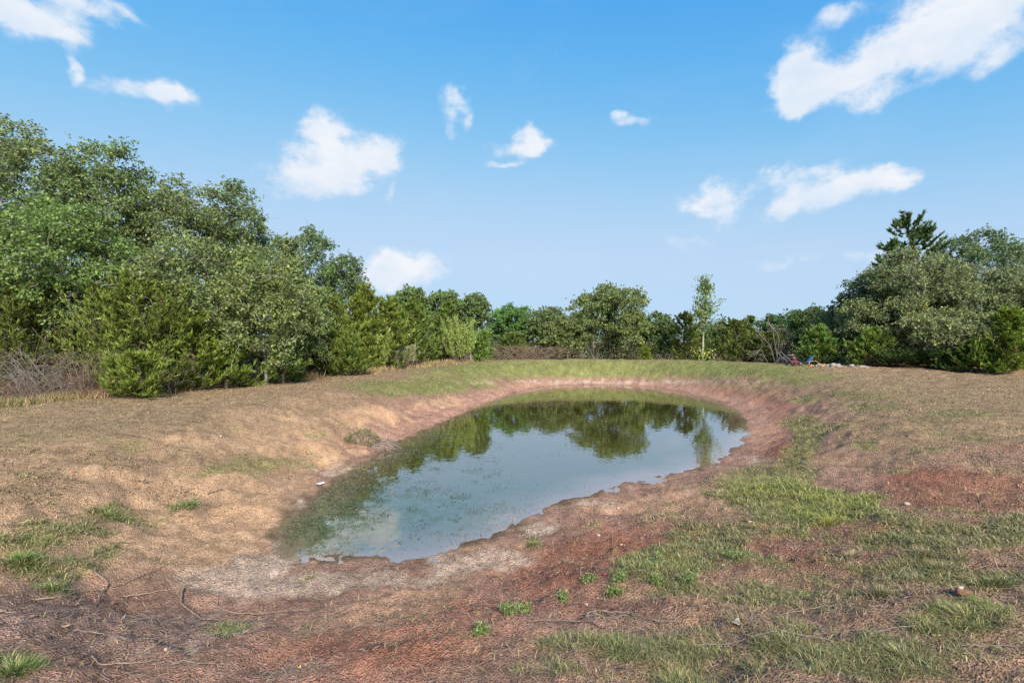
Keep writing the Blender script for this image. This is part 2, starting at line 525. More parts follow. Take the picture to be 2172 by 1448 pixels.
def mat(name, build):
    m = bpy.data.materials.new(name)
    m.use_nodes = True
    nt = m.node_tree
    nt.nodes.clear()
    out = nt.nodes.new('ShaderNodeOutputMaterial')
    build(nt, nt.nodes, nt.links, out)
    return m


def nz(N, L, scale, detail=3, rough=.55, vec=None):
    n = N.new('ShaderNodeTexNoise')
    n.inputs['Scale'].default_value = scale
    n.inputs['Detail'].default_value = detail
    n.inputs['Roughness'].default_value = rough
    if vec is not None:
        L.new(vec, n.inputs['Vector'])
    return n


def mapr(N, L, src, a, b, c, d):
    r = N.new('ShaderNodeMapRange')
    for i, x in enumerate((a, b, c, d)):
        r.inputs[i + 1].default_value = x
    L.new(src, r.inputs[0])
    return r.outputs[0]


def mulcol(N, L, col, fac):
    v = N.new('ShaderNodeVectorMath')
    v.operation = 'SCALE'
    L.new(col, v.inputs[0])
    L.new(fac, v.inputs['Scale'])
    return v.outputs[0]


def b_ground(nt, N, L, out):
    at = N.new('ShaderNodeAttribute')
    at.attribute_name = 'col'
    geo = N.new('ShaderNodeNewGeometry')
    p = N.new('ShaderNodeBsdfPrincipled')
    p.inputs['Roughness'].default_value = .92
    p.inputs['Specular IOR Level'].default_value = .04
    f1 = nz(N, L, 45, 5, .65, geo.outputs['Position'])
    f2 = nz(N, L, 190, 3, .6, geo.outputs['Position'])
    vo = N.new('ShaderNodeTexVoronoi')
    vo.inputs['Scale'].default_value = 70
    L.new(geo.outputs['Position'], vo.inputs['Vector'])
    a = mapr(N, L, f1.outputs['Fac'], .28, .72, .45, 1.5)
    b = mapr(N, L, f2.outputs['Fac'], .3, .7, .72, 1.25)
    f0 = nz(N, L, 13, 5, .65, geo.outputs['Position'])
    c = mulcol(N, L, mulcol(N, L, mulcol(N, L, at.outputs['Color'], a), b), mapr(N, L, f0.outputs['Fac'], .3, .7, .78, 1.2))
    # pale crumbs of straw and grit
    mixn = N.new('ShaderNodeMix')
    mixn.data_type = 'RGBA'
    mixn.inputs[7].default_value = (.46, .34, .24, 1)
    L.new(c, mixn.inputs[6])
    L.new(mapr(N, L, nz(N, L, 110, 4, .7, geo.outputs['Position']).outputs['Fac'], .62, .72, 0, .35), mixn.inputs[0])
    L.new(mixn.outputs[2], p.inputs['Base Color'])
    bp = N.new('ShaderNodeBump')
    bp.inputs['Strength'].default_value = .9
    bp.inputs['Distance'].default_value = .02
    ad = N.new('ShaderNodeMath')
    ad.operation = 'MULTIPLY_ADD'
    L.new(f1.outputs['Fac'], ad.inputs[0])
    ad.inputs[1].default_value = 1.6
    L.new(vo.outputs['Distance'], ad.inputs[2])
    L.new(ad.outputs[0], bp.inputs['Height'])
    L.new(bp.outputs[0], p.inputs['Normal'])
    L.new(p.outputs[0], out.inputs[0])


def b_leaf(trans=.3, rough=.5, spec=.35):
    def f(nt, N, L, out):
        at = N.new('ShaderNodeAttribute')
        at.attribute_name = 'col'
        p = N.new('ShaderNodeBsdfPrincipled')
        p.inputs['Roughness'].default_value = rough
        p.inputs['Specular IOR Level'].default_value = spec
        L.new(at.outputs['Color'], p.inputs['Base Color'])
        t = N.new('ShaderNodeBsdfTranslucent')
        hs = N.new('ShaderNodeHueSaturation')
        hs.inputs['Hue'].default_value = .49
        hs.inputs['Value'].default_value = 1.2
        L.new(at.outputs['Color'], hs.inputs['Color'])
        L.new(hs.outputs[0], t.inputs['Color'])
        mx = N.new('ShaderNodeMixShader')
        mx.inputs[0].default_value = trans
        L.new(p.outputs[0], mx.inputs[1])
        L.new(t.outputs[0], mx.inputs[2])
        L.new(mx.outputs[0], out.inputs[0])
    return f


def b_bark(c1, c2, scale=14):
    def f(nt, N, L, out):
        tc = N.new('ShaderNodeTexCoord')
        n = nz(N, L, scale, 5, .65, tc.outputs['Object'])
        r = N.new('ShaderNodeValToRGB')
        r.color_ramp.elements[0].position = .35
        r.color_ramp.elements[0].color = (*c1, 1)
        r.color_ramp.elements[1].position = .68
        r.color_ramp.elements[1].color = (*c2, 1)
        L.new(n.outputs['Fac'], r.inputs[0])
        p = N.new('ShaderNodeBsdfPrincipled')
        p.inputs['Roughness'].default_value = .9
        p.inputs['Specular IOR Level'].default_value = .2
        L.new(r.outputs[0], p.inputs['Base Color'])
        bp = N.new('ShaderNodeBump')
        bp.inputs['Strength'].default_value = .6
        bp.inputs['Distance'].default_value = .01
        L.new(n.outputs['Fac'], bp.inputs['Height'])
        L.new(bp.outputs[0], p.inputs['Normal'])
        L.new(p.outputs[0], out.inputs[0])
    return f


def b_plain(c, rough=.5, metal=0.0, var=.15, scale=30):
    def f(nt, N, L, out):
        tc = N.new('ShaderNodeTexCoord')
        n = nz(N, L, scale, 4, .6, tc.outputs['Object'])
        rgb = N.new('ShaderNodeRGB')
        rgb.outputs[0].default_value = (*c, 1)
        p = N.new('ShaderNodeBsdfPrincipled')
        p.inputs['Roughness'].default_value = rough
        p.inputs['Metallic'].default_value = metal
        L.new(mulcol(N, L, rgb.outputs[0], mapr(N, L, n.outputs['Fac'], .3, .7, 1 - var, 1 + var)), p.inputs['Base Color'])
        L.new(p.outputs[0], out.inputs[0])
    return f


def b_water(nt, N, L, out):
    dep = N.new('ShaderNodeAttribute')
    dep.attribute_name = 'depth'
    alg = N.new('ShaderNodeAttribute')
    alg.attribute_name = 'algae'
    geo = N.new('ShaderNodeNewGeometry')

    def mixc(fac, a, b):
        n = N.new('ShaderNodeMix')
        n.data_type = 'RGBA'
        for k, x in ((6, a), (7, b)):
            if isinstance(x, tuple):
                n.inputs[k].default_value = (*x, 1)
            else:
                L.new(x, n.inputs[k])
        L.new(fac, n.inputs[0])
        return n.outputs[2]

    def mul(a, b):
        f = N.new('ShaderNodeMath')
        f.operation = 'MULTIPLY'
        f.use_clamp = True
        L.new(a, f.inputs[0])
        if isinstance(b, float):
            f.inputs[1].default_value = b
        else:
            L.new(b, f.inputs[1])
        return f.outputs[0]
    n = nz(N, L, 2.2, 5, .65, geo.outputs['Position'])
    n2 = nz(N, L, 16, 6, .75, geo.outputs['Position'])
    n3 = nz(N, L, 5, 6, .7, geo.outputs['Position'])
    shallow = mapr(N, L, dep.outputs['Fac'], .015, .24, 1.0, 0.0)
    c = mixc(shallow, (.060, .052, .012), (.26, .165, .115))
    c = mixc(mul(alg.outputs['Fac'], mapr(N, L, n.outputs['Fac'], .30, .62, .25, 1.0)), c, (.040, .088, .050))
    c = mixc(mul(alg.outputs['Fac'], mapr(N, L, n2.outputs['Fac'], .50, .66, 0, .8)), c, (.10, .105, .045))
    scum = mul(alg.outputs['Fac'], mapr(N, L, n3.outputs['Fac'], .40, .64, .05, .75))
    d = N.new('ShaderNodeBsdfDiffuse')
    L.new(c, d.inputs['Color'])
    mp = N.new('ShaderNodeMapping')
    mp.inputs['Scale'].default_value = (1.0, .55, 1)
    L.new(geo.outputs['Position'], mp.inputs[0])
    w = nz(N, L, 5.5, 3, .5, mp.outputs[0])
    bp = N.new('ShaderNodeBump')
    bp.inputs['Strength'].default_value = .10
    bp.inputs['Distance'].default_value = .02
    L.new(w.outputs['Fac'], bp.inputs['Height'])
    g = N.new('ShaderNodeBsdfGlossy')
    g.inputs['Roughness'].default_value = .02
    L.new(bp.outputs[0], g.inputs['Normal'])
    fr = N.new('ShaderNodeFresnel')
    fr.inputs['IOR'].default_value = 1.5
    L.new(bp.outputs[0], fr.inputs['Normal'])
    # reflectance lifted beyond clean water to brighten the mirrored sky; thick algae dulls it
    a = N.new('ShaderNodeMath')
    a.operation = 'MULTIPLY_ADD'
    a.use_clamp = True
    L.new(fr.outputs[0], a.inputs[0])
    a.inputs[1].default_value = .85
    a.inputs[2].default_value = .33
    inv = N.new('ShaderNodeMath')
    inv.operation = 'SUBTRACT'
    inv.inputs[0].default_value = 1.0
    L.new(scum, inv.inputs[1])
    mx = N.new('ShaderNodeMixShader')
    L.new(mul(a.outputs[0], inv.outputs[0]), mx.inputs[0])
    L.new(d.outputs[0], mx.inputs[1])
    L.new(g.outputs[0], mx.inputs[2])
    L.new(mx.outputs[0], out.inputs[0])


M_GROUND = mat('soil', b_ground)
M_WATER = mat('pond_water', b_water)
M_LEAF = mat('oak_leaf', b_leaf(.33, .55, .25))
M_NEEDLE = mat('cedar_needle', b_leaf(.25, .6, .25))
M_BLADE = mat('grass_blade', b_leaf(.3, .6, .25))
M_DRY = mat('dry_straw', b_leaf(.12, .8, .1))
M_BARK = mat('oak_bark', b_bark((.09, .078, .065), (.32, .30, .265)))
M_TWIG = mat('pale_twig', b_bark((.17, .155, .14), (.42, .40, .37), 18))
M_CBARK = mat('cedar_bark', b_bark((.07, .05, .036), (.20, .16, .125)))
M_DEAD = mat('dead_wood', b_bark((.11, .092, .08), (.27, .235, .205), 20))
M_DEADBROWN = mat('dead_wood_brown', b_bark((.10, .068, .05), (.24, .165, .125), 20))
M_STICK = mat('stick_bark', b_bark((.13, .09, .065), (.27, .195, .14), 30))
M_PALEBARK = mat('pale_bark', b_bark((.20, .19, .15), (.38, .36, .29)))
M_STONE = mat('pale_stone', b_bark((.24, .20, .155), (.42, .365, .30), 25))
M_CLAY = mat('clay_clod', b_bark((.11, .055, .036), (.22, .105, .065), 40))
M_ALGAE = mat('algae_scum', b_leaf(.1, .55, .4))
M_WHITE = mat('white_paper', b_plain((.62, .63, .64), .7, 0, .12))
M_RED = mat('red_enamel', b_plain((.22, .02, .025), .45))
M_BLACK = mat('black_rubber', b_plain((.02, .02, .022), .7))
M_STEEL = mat('grey_steel', b_plain((.32, .32, .33), .4, .6))
M_BLUE = mat('blue_fabric', b_plain((.03, .16, .33), .75))
M_ORANGE = mat('orange_paint', b_plain((.40, .18, .045), .6))
M_YELLOW = mat('yellow_petal', b_plain((.75, .50, .02), .6))
M_DRYLEAF = mat('dry_leaf', b_plain((.38, .22, .10), .8))
M_GREYLEAF = mat('grey_leaf', b_plain((.36, .31, .27), .8))
M_PLASTIC_RED = mat('faded_red_plastic', b_plain((.55, .10, .08), .6))

# ------------------------------------------------------------------ ground

def build_ground():
    a = np.concatenate([np.linspace(-180, -60, 40, endpoint=False), np.linspace(-60, -48, 30, endpoint=False),
                        np.linspace(-48, 48, 470, endpoint=False), np.linspace(48, 60, 30, endpoint=False), np.linspace(60, 180, 40, endpoint=False)])
    a = np.radians(a)
    r = [0.25]
    while r[-1] < 900:
        q = r[-1]
        r.append(q * (1.0125 if 1.8 < q < 40 else 1.06))
    r = np.array(r)
    Rg, Ag = np.meshgrid(r, a, indexing='ij')
    x, y = (Rg * np.sin(Ag)).ravel(), (Rg * np.cos(Ag)).ravel()
    x = np.concatenate([[0.0], x])
    y = np.concatenate([[0.0], y])
    sd = pond_sd(x, y)
    Z = zones(x, y, sd)
    z = height(x, y, sd)
    # rough, clotted soil where it is bare
    bare = np.clip(np.maximum(Z['red'], Z['mud']) + .3 * Z['pale'], 0, 1) * (1 - .6 * Z['tan'])
    z = z + bare * sstep(0, .4, sd) * (fbm(x, y, 14, 3, 31, .65) - .45) * .05
    nr, na = len(r), len(a)
    i = np.arange(nr * na).reshape(nr, na) + 1
    p, q = i[:-1], i[1:]
    quads = np.stack([p, q, np.roll(q, -1, 1), np.roll(p, -1, 1)], -1).reshape(-1, 4)
    f0 = i[0]
    tris = np.stack([np.zeros(na, int), f0, np.roll(f0, -1)], -1)
    o = make_mesh('ground', np.stack([x, y, z], 1), [quads, tris], M_GROUND, col=ground_color(Z), smooth=True)
    tag(o, 'bare red and sandy ground with patchy dry lawn around the pond', 'ground', kind='structure')


build_ground()


def algae_mask(x, y):
    u, v = to_px(x, y, np.zeros_like(x))
    A = [(690, 1105, 110, 55, 1.0), (850, 1050, 110, 46, .45), (760, 1030, 90, 40, .9), (840, 980, 90, 26, .7), (950, 1100, 140, 60, .45), (660, 1150, 90, 30, .9), (1000, 1020, 150, 60, .35), (900, 935, 60, 16, .4)]
    return np.clip(blobsum(u, v, A), 0, 1)


def teal_mask(x, y):
    u, v = to_px(x, y, np.zeros_like(x))
    A = [(690, 1110, 110, 55, 1.0), (830, 1055, 110, 40, .45), (960, 1100, 140, 50, .4), (720, 1165, 90, 18, .6)]
    return np.clip(blobsum(u, v, A), 0, 1)


def build_water():
    lo, hi = pond.min(0) - 1.2, pond.max(0) + 1.2
    xs, ys = np.arange(lo[0], hi[0], .16), np.arange(lo[1], hi[1], .16)
    X, Y = np.meshgrid(xs, ys, indexing='ij')
    x, y = X.ravel(), Y.ravel()
    sd = pond_sd(x, y)
    h = height(x, y, sd)
    i = np.arange(len(x)).reshape(X.shape)
    keep = (sd < .7)
    q = np.stack([i[:-1, :-1], i[1:, :-1], i[1:, 1:], i[:-1, 1:]], -1).reshape(-1, 4)
    q = q[keep[q].all(1)]
    used, inv = np.unique(q, return_inverse=True)
    q = inv.reshape(-1, 4)
    x, y, h = x[used], y[used], h[used]
    # the water is murky: see the bed only where it is very shallow, a little further on the muddy near right side
    o = make_mesh('water', np.stack([x, y, np.zeros_like(x)], 1), q, M_WATER,
                  attrs={'depth': np.clip(-h, 0, 1), 'algae': teal_mask(x, y)}, smooth=True)
    tag(o, 'still murky olive pond water mirroring the trees and sky', 'pond', kind='structure')


build_water()

# ------------------------------------------------------------------ grass, straw, soil crumbs (nobody could count them)

def polar_samples(n, r0, r1, amax=58, seed=1, power=0.0):
    g = np.random.default_rng(seed)
    th = np.radians(g.uniform(-amax, amax, n))
    r = np.exp(g.uniform(math.log(r0), math.log(r1), n))
    return r * np.sin(th), r * np.cos(th), r, g


def blades(x, y, z, hgt, wid, lean, heading, col, g):
    """bent blades, 5 verts: quad + tri"""
    n = len(x)
    hd = np.stack([np.cos(heading), np.sin(heading), np.zeros(n)], 1)
    sd_ = np.stack([-np.sin(heading), np.cos(heading), np.zeros(n)], 1)
    tw = g.uniform(-.9, .9, n)
    sd_ = sd_ * np.cos(tw)[:, None] + hd * np.sin(tw)[:, None]
    b = np.stack([x, y, z], 1)
    up = np.array([0, 0, 1.0])
    mid = b + hd * (lean * hgt * .38)[:, None] + up * (hgt * .55)[:, None]
    tip = b + hd * (lean * hgt)[:, None] + up * (hgt * np.clip(1 - .35 * lean, .25, 1))[:, None]
    w = (wid / 2)[:, None] * sd_
    V = np.stack([b - w, b + w, mid + w * .8, mid - w * .8, tip], 1).reshape(-1, 3)
    i = np.arange(n)[:, None] * 5
    near = y < 7.5
    Q = i[near] + np.array([[0, 1, 2, 3]])
    T = np.concatenate([i[near] + np.array([[3, 2, 4]]), i[~near] + np.array([[0, 1, 4]])])
    C = np.repeat(col, 5, 0).reshape(n, 5, 3)
    C = C * np.array([.8, .8, 1.0, 1.0, 1.1])[None, :, None]
    return V, Q, T, C.reshape(-1, 3)


def varcol(base, n, g, v=.22, h=.07):
    c = np.asarray(base)[None, :] * np.exp(g.normal(0, v, (n, 1))) * np.exp(g.normal(0, h, (n, 3)))
    return c


def build_grass():
    # dry lawn
    x, y, r, g = polar_samples(760000, 1.7, 40, seed=11)
    sd = pond_sd(x, y)
    Z = zones(x, y, sd)
    dens = Z['tan'] * (1 - .55 * Z['green']) * (.35 + .65 * sstep(.35, .6, Z['n2'])) * (1 - .85 * Z['sand']) * (1 - .8 * Z['red']) * (1 - Z['pale'])
    k = (g.random(len(x)) < dens * .95 + .02) & (sd > .25)
    x, y, r = x[k], y[k], r[k]
    n = len(x)
    z = height(x, y) - .006
    gr = Z['green'][k]
    col = np.where((g.random(n) < .26 + .5 * gr + .5 * (Z['n2'][k] - .45))[:, None], varcol((.165, .155, .068), n, g, .25), varcol((.275, .20, .108), n, g, .3))
    hgt = g.uniform(.025, .06, n) * (.7 + .7 * Z['n1'][k]) + .0004 * r
    V, Q, T, C = blades(x, y, z, hgt, np.maximum(.0028, .0010 * r) * g.uniform(.7, 1.4, n), g.uniform(.6, 2.4, n), g.uniform(0, 2 * np.pi, n), col, g)
    o = make_mesh('dry_grass', V, [Q, T], M_DRY, col=C)
    tag(o, 'short dry tan lawn grass on the level ground around the pond', 'grass', kind='stuff')
    # green grass
    x, y, r, g = polar_samples(1000000, 1.7, 38, seed=12)
    sd = pond_sd(x, y)
    pu, pv = to_px(x, y, base_height(x, y, sd))
    k = blobsum(pu, pv, GREEN) > .12
    x, y, r, sd = x[k], y[k], r[k], sd[k]
    Z = zones(x, y, sd)
    dens = Z['green'] * (.25 + .75 * sstep(.38, .62, Z['n3']))
    k = (g.random(len(x)) < dens) & (sd > .12)
    x, y, r = x[k], y[k], r[k]
    n = len(x)
    z = height(x, y) - .006
    u, v = Z['u'][k], Z['v'][k]
    bright = np.clip(blobsum(u, v, [(1600, 1035, 130, 40, .8), (1780, 1075, 120, 40, 1), (1760, 1110, 60, 20, .9), (60, 1180, 90, 50, .5), (230, 1092, 80, 30, .3), (1400, 1212, 100, 40, .4), (2060, 1310, 120, 40, .5), (1715, 930, 60, 60, .7)]), 0, 1)[:, None]
    far = sstep(14, 22, y)[:, None]
    c0 = np.array([.190, .195, .078]) * (1 - bright) + np.array([.235, .270, .055]) * bright
    c0 = c0 * (1 - far) + np.array([.190, .222, .060]) * far
    col = c0 * np.exp(g.normal(0, .22, (n, 1))) * np.exp(g.normal(0, .07, (n, 3)))
    dry = g.random(n) < .22
    col[dry] = varcol((.40, .31, .16), dry.sum(), g)
    hgt = g.uniform(.02, .07, n) * (.5 + .7 * Z['green'][k] + .5 * bright[:, 0]) * (1 - .3 * far[:, 0]) + .0005 * r
    V, Q, T, C = blades(x, y, z, hgt, np.maximum(.0026, .0010 * r) * g.uniform(.7, 1.4, n), g.uniform(.4, 2.2, n), g.uniform(0, 2 * np.pi, n), col, g)
    o = make_mesh('green_grass', V, [Q, T], M_BLADE, col=C)
    tag(o, 'patches of short green grass on the pond banks and near ground', 'grass', kind='stuff')


build_grass()


def build_litter():
    # straw lying flat on bare soil
    x, y, r, g = polar_samples(110000, 1.6, 20, seed=13)
    sd = pond_sd(x, y)
    Z = zones(x, y, sd)
    dens = .26 + .9 * Z['pale'] + .25 * Z['mud'] + .10 * Z['red'] + .25 * Z['tan']
    k = (g.random(len(x)) < dens) & (sd > .1)
    x, y, r = x[k], y[k], r[k]
    n = len(x)
    z = height(x, y) + .006
    pref = .35 + g.normal(0, .7, n)
    ln = g.uniform(.02, .075, n) * (1 + (g.random(n) < .08) * 1.6)
    d = np.stack([np.cos(pref), np.sin(pref), g.normal(0, .12, n)], 1) * (ln / 2)[:, None]
    wv = np.stack([-np.sin(pref), np.cos(pref), np.zeros(n)], 1) * (np.maximum(.0022, .0008 * r) * g.uniform(.6, 1.3, n) / 2)[:, None]
    c = np.stack([x, y, z], 1)
    bow = np.stack([np.zeros(n), np.zeros(n), g.uniform(0, .008, n)], 1)
    V = np.stack([c - d - wv, c - d + wv, c + bow + wv, c + d + wv * .5, c + d - wv * .5, c + bow - wv], 1).reshape(-1, 3)
    i = np.arange(n)[:, None] * 6
    Q = np.concatenate([i + np.array([[0, 5, 2, 1]]), i + np.array([[5, 4, 3, 2]])])
    col = np.where((g.random(n) < .6)[:, None], varcol((.36, .27, .185), n, g), varcol((.13, .085, .06), n, g))
    o = make_mesh('straw_litter', V, Q, M_DRY, col=np.repeat(col, 6, 0))
    tag(o, 'loose pale straw and dead stems strewn over the bare soil', 'straw', kind='stuff')
    # crumbs and clods
    x, y, r, g = polar_samples(30000, 1.6, 14, seed=14)
    sd = pond_sd(x, y)
    Z = zones(x, y, sd)
    dens = .10 + .5 * Z['red'] + .4 * Z['mud'] + .2 * Z['pale']
    k = (g.random(len(x)) < dens * (1 - .8 * Z['tan'])) & (sd > .1)
    x, y, r = x[k], y[k], r[k]
    n = len(x)
    s = np.exp(g.normal(math.log(.0055), .45, n)) + .0004 * r
    z = height(x, y) + s * .3
    octv = np.array([[1, 0, 0], [0, 1, 0], [-1, 0, 0], [0, -1, 0], [0, 0, 1], [0, 0, -1.0]])
    V = octv[None] * g.uniform(.6, 1.3, (n, 6, 1)) + g.normal(0, .15, (n, 6, 3))
    V = V * s[:, None, None] * np.array([1, 1, .65]) + np.stack([x, y, z], 1)[:, None, :]
    i = np.arange(n)[:, None, None] * 6
    tr = np.array([[0, 1, 4], [1, 2, 4], [2, 3, 4], [3, 0, 4], [1, 0, 5], [2, 1, 5], [3, 2, 5], [0, 3, 5]])
    col = ground_color({kk: vv[k] for kk, vv in Z.items()}) * np.exp(g.normal(0, .25, (n, 1)))
    o = make_mesh('soil_crumbs', V.reshape(-1, 3), (i + tr[None]).reshape(-1, 3), M_GROUND, col=np.repeat(col, 6, 0))
    tag(o, 'crumbs and small clods of reddish soil on the bare ground', 'soil', kind='stuff')


build_litter()


def build_algae():
    g = np.random.default_rng(15)
    n0 = 700000
    lo, hi = pond.min(0), pond.max(0)
    x, y = g.uniform(lo[0], 4, n0), g.uniform(lo[1], 16, n0)
    sd = pond_sd(x, y)
    m = algae_mask(x, y)
    clump = fbm(x, y, 2.5, 4, 51, .6)
    clump2 = fbm(x, y, 9, 3, 52, .6)
    edge = sstep(-.8, -.02, sd)
    mu, mv = to_px(x, y, np.zeros_like(x))
    mats = np.clip(blobsum(mu, mv, [(700, 1060, 60, 40, 1), (770, 1010, 70, 34, 1), (840, 965, 70, 22, 1), (920, 925, 50, 14, .7), (640, 1120, 50, 30, .7)]), 0, 1)
    dens = np.clip(m * sstep(.48, .68, clump * .6 + clump2 * .4) * .8 + .5 * edge * m * sstep(.42, .6, clump2) + .02 * m + mats * sstep(.44, .60, clump2 * .7 + clump * .3), 0, 1)
    k = (sd < -.0) & (g.random(n0) < dens * .6)
    x, y, sd, m, mats = x[k], y[k], sd[k], m[k], mats[k]
    n = len(x)
    s = np.exp(g.normal(math.log(.0055), .4, n)) * (1 + .9 * mats)
    a = g.uniform(0, 2 * np.pi, n)
    z = .004 + g.uniform(0, .006, n)
    ang = np.linspace(0, 2 * np.pi, 5, endpoint=False)
    rad = s[:, None] * g.uniform(.5, 1.2, (n, 5))
    asp = g.uniform(.35, 1, n)[:, None]
    lx, ly = rad * np.cos(ang), rad * np.sin(ang) * asp
    V = np.stack([x[:, None] + lx * np.cos(a)[:, None] - ly * np.sin(a)[:, None], y[:, None] + lx * np.sin(a)[:, None] + ly * np.cos(a)[:, None],
                  z[:, None] + g.normal(0, .003, (n, 5))], -1)
    e = sstep(-.7, 0, sd)[:, None]
    e = np.maximum(e, .75 * mats[:, None])
    col = (np.array([.055, .085, .032]) * (1 - e) + np.array([.115, .10, .048]) * e) * np.exp(g.normal(0, .35, (n, 1))) * np.exp(g.normal(0, .12, (n, 3)))
    o = make_mesh('algae', V.reshape(-1, 3), np.arange(n * 5).reshape(n, 5), M_ALGAE, col=np.repeat(col, 5, 0))
    tag(o, 'green and brown algae scum floating at the near end of the pond', 'algae', kind='stuff')


build_algae()

# ------------------------------------------------------------------ trees

def leaf_quads(c, d, ln, wd, g, droop=0.0, flat=.5):
    """kite leaves: base c, direction d"""
    n = len(c)
    d = unit(d)
    up = np.array([0, 0, 1.0]) * flat + g.normal(0, .55, (n, 3))
    s = unit(np.cross(d, up)) * (wd / 2)[:, None]
    nrm = np.cross(s, d)
    nrm = unit(nrm) * np.sign(nrm[:, 2:3] + 1e-6)
    mid = c + d * (ln * .55)[:, None]
    tip = c + d * ln[:, None] - np.array([0, 0, 1.0]) * (droop * ln)[:, None]
    V = np.stack([c, mid + s - nrm * (wd * .12)[:, None], tip, mid - s - nrm * (wd * .12)[:, None]], 1)
    return V.reshape(-1, 3), np.arange(n * 4).reshape(n, 4)


def leaf_tris(c, d, ln, wd, g, flat=.5):
    n = len(c)
    d = unit(d)
    s = unit(np.cross(d, np.array([0, 0, 1.0]) * flat + g.normal(0, .55, (n, 3)))) * (wd / 2)[:, None]
    V = np.stack([c - s, c + s, c + d * ln[:, None]], 1)
    return V.reshape(-1, 3), np.arange(n * 3).reshape(n, 3)


def grow(targets, trunk, g, tipr=.006, expo=.42, base_r=None):
    """join the targets to the trunk polyline, near ones first; returns polylines, radii, node index of every target"""
    pos = [p for p in trunk]
    par = [-1] + list(range(len(trunk) - 1))
    plen = list(np.concatenate([[0], np.cumsum(np.linalg.norm(np.diff(trunk, axis=0), axis=1))]))
    order = np.argsort(np.linalg.norm(targets - trunk[-1], axis=1))
    cap = len(trunk) + 4 * len(targets)
    P = np.zeros((cap, 3))
    PL = np.zeros(cap)
    m = len(trunk)
    P[:m] = trunk
    PL[:m] = plen
    first = max(1, len(trunk) // 3)
    branches, tn = [], []
    for ti in order:
        t = targets[ti]
        d = np.linalg.norm(P[first:m] - t, axis=1)
        below = np.maximum(0, P[first:m, 2] - t[2])
        cost = d + .18 * PL[first:m] + .35 * below
        j = first + int(np.argmin(cost))
        p = P[j]
        L = np.linalg.norm(t - p)
        pd = P[j] - P[par[j]] if par[j] >= 0 else np.array([0, 0, 1.0])
        pd = pd / (np.linalg.norm(pd) + 1e-9)
        ctrl = p + pd * L * .35 + (t - p) * .25 + g.normal(0, .07 * L, 3)
        ids = [j]
        pts = [p]
        for q in (.28, .54, .78, 1.0):
            pt = (1 - q) ** 2 * p + 2 * q * (1 - q) * ctrl + q * q * t
            if q < 1:
                pt = pt + g.normal(0, .04 * L, 3)
            par.append(ids[-1])
            P[m] = pt
            PL[m] = PL[ids[-1]] + L * .26
            ids.append(m)
            pts.append(pt)
            m += 1
        branches.append(ids)
        tn.append(ids[-1])
    cnt = np.zeros(m)
    cnt[tn] = 1
    for i in range(m - 1, 0, -1):
        cnt[par[i]] += cnt[i]
    rad = tipr * np.maximum(cnt, 1) ** expo
    if base_r:
        rad = rad * np.where(cnt > 4, min(1.6, max(.5, base_r / rad[0])), 1)
    BP = np.array([P[b] for b in branches])
    BR = np.array([rad[b] for b in branches])
    BR[:, 0] = BR[:, 1]                                # a side branch starts at its own thickness
    BR[:, -1] *= .6
    TP = P[:len(trunk)][None]
    TR = rad[:len(trunk)][None].copy()
    TR[0, 0] *= 1.35
    return TP, TR, BP, BR


def place(u, D):
    x = (u - 1086) / F * D
    return np.array([x, D, gz(x, D)])


OAK = np.array([.164, .208, .078])
CEDAR = np.array([.150, .190, .034])
NLEAF = [0]


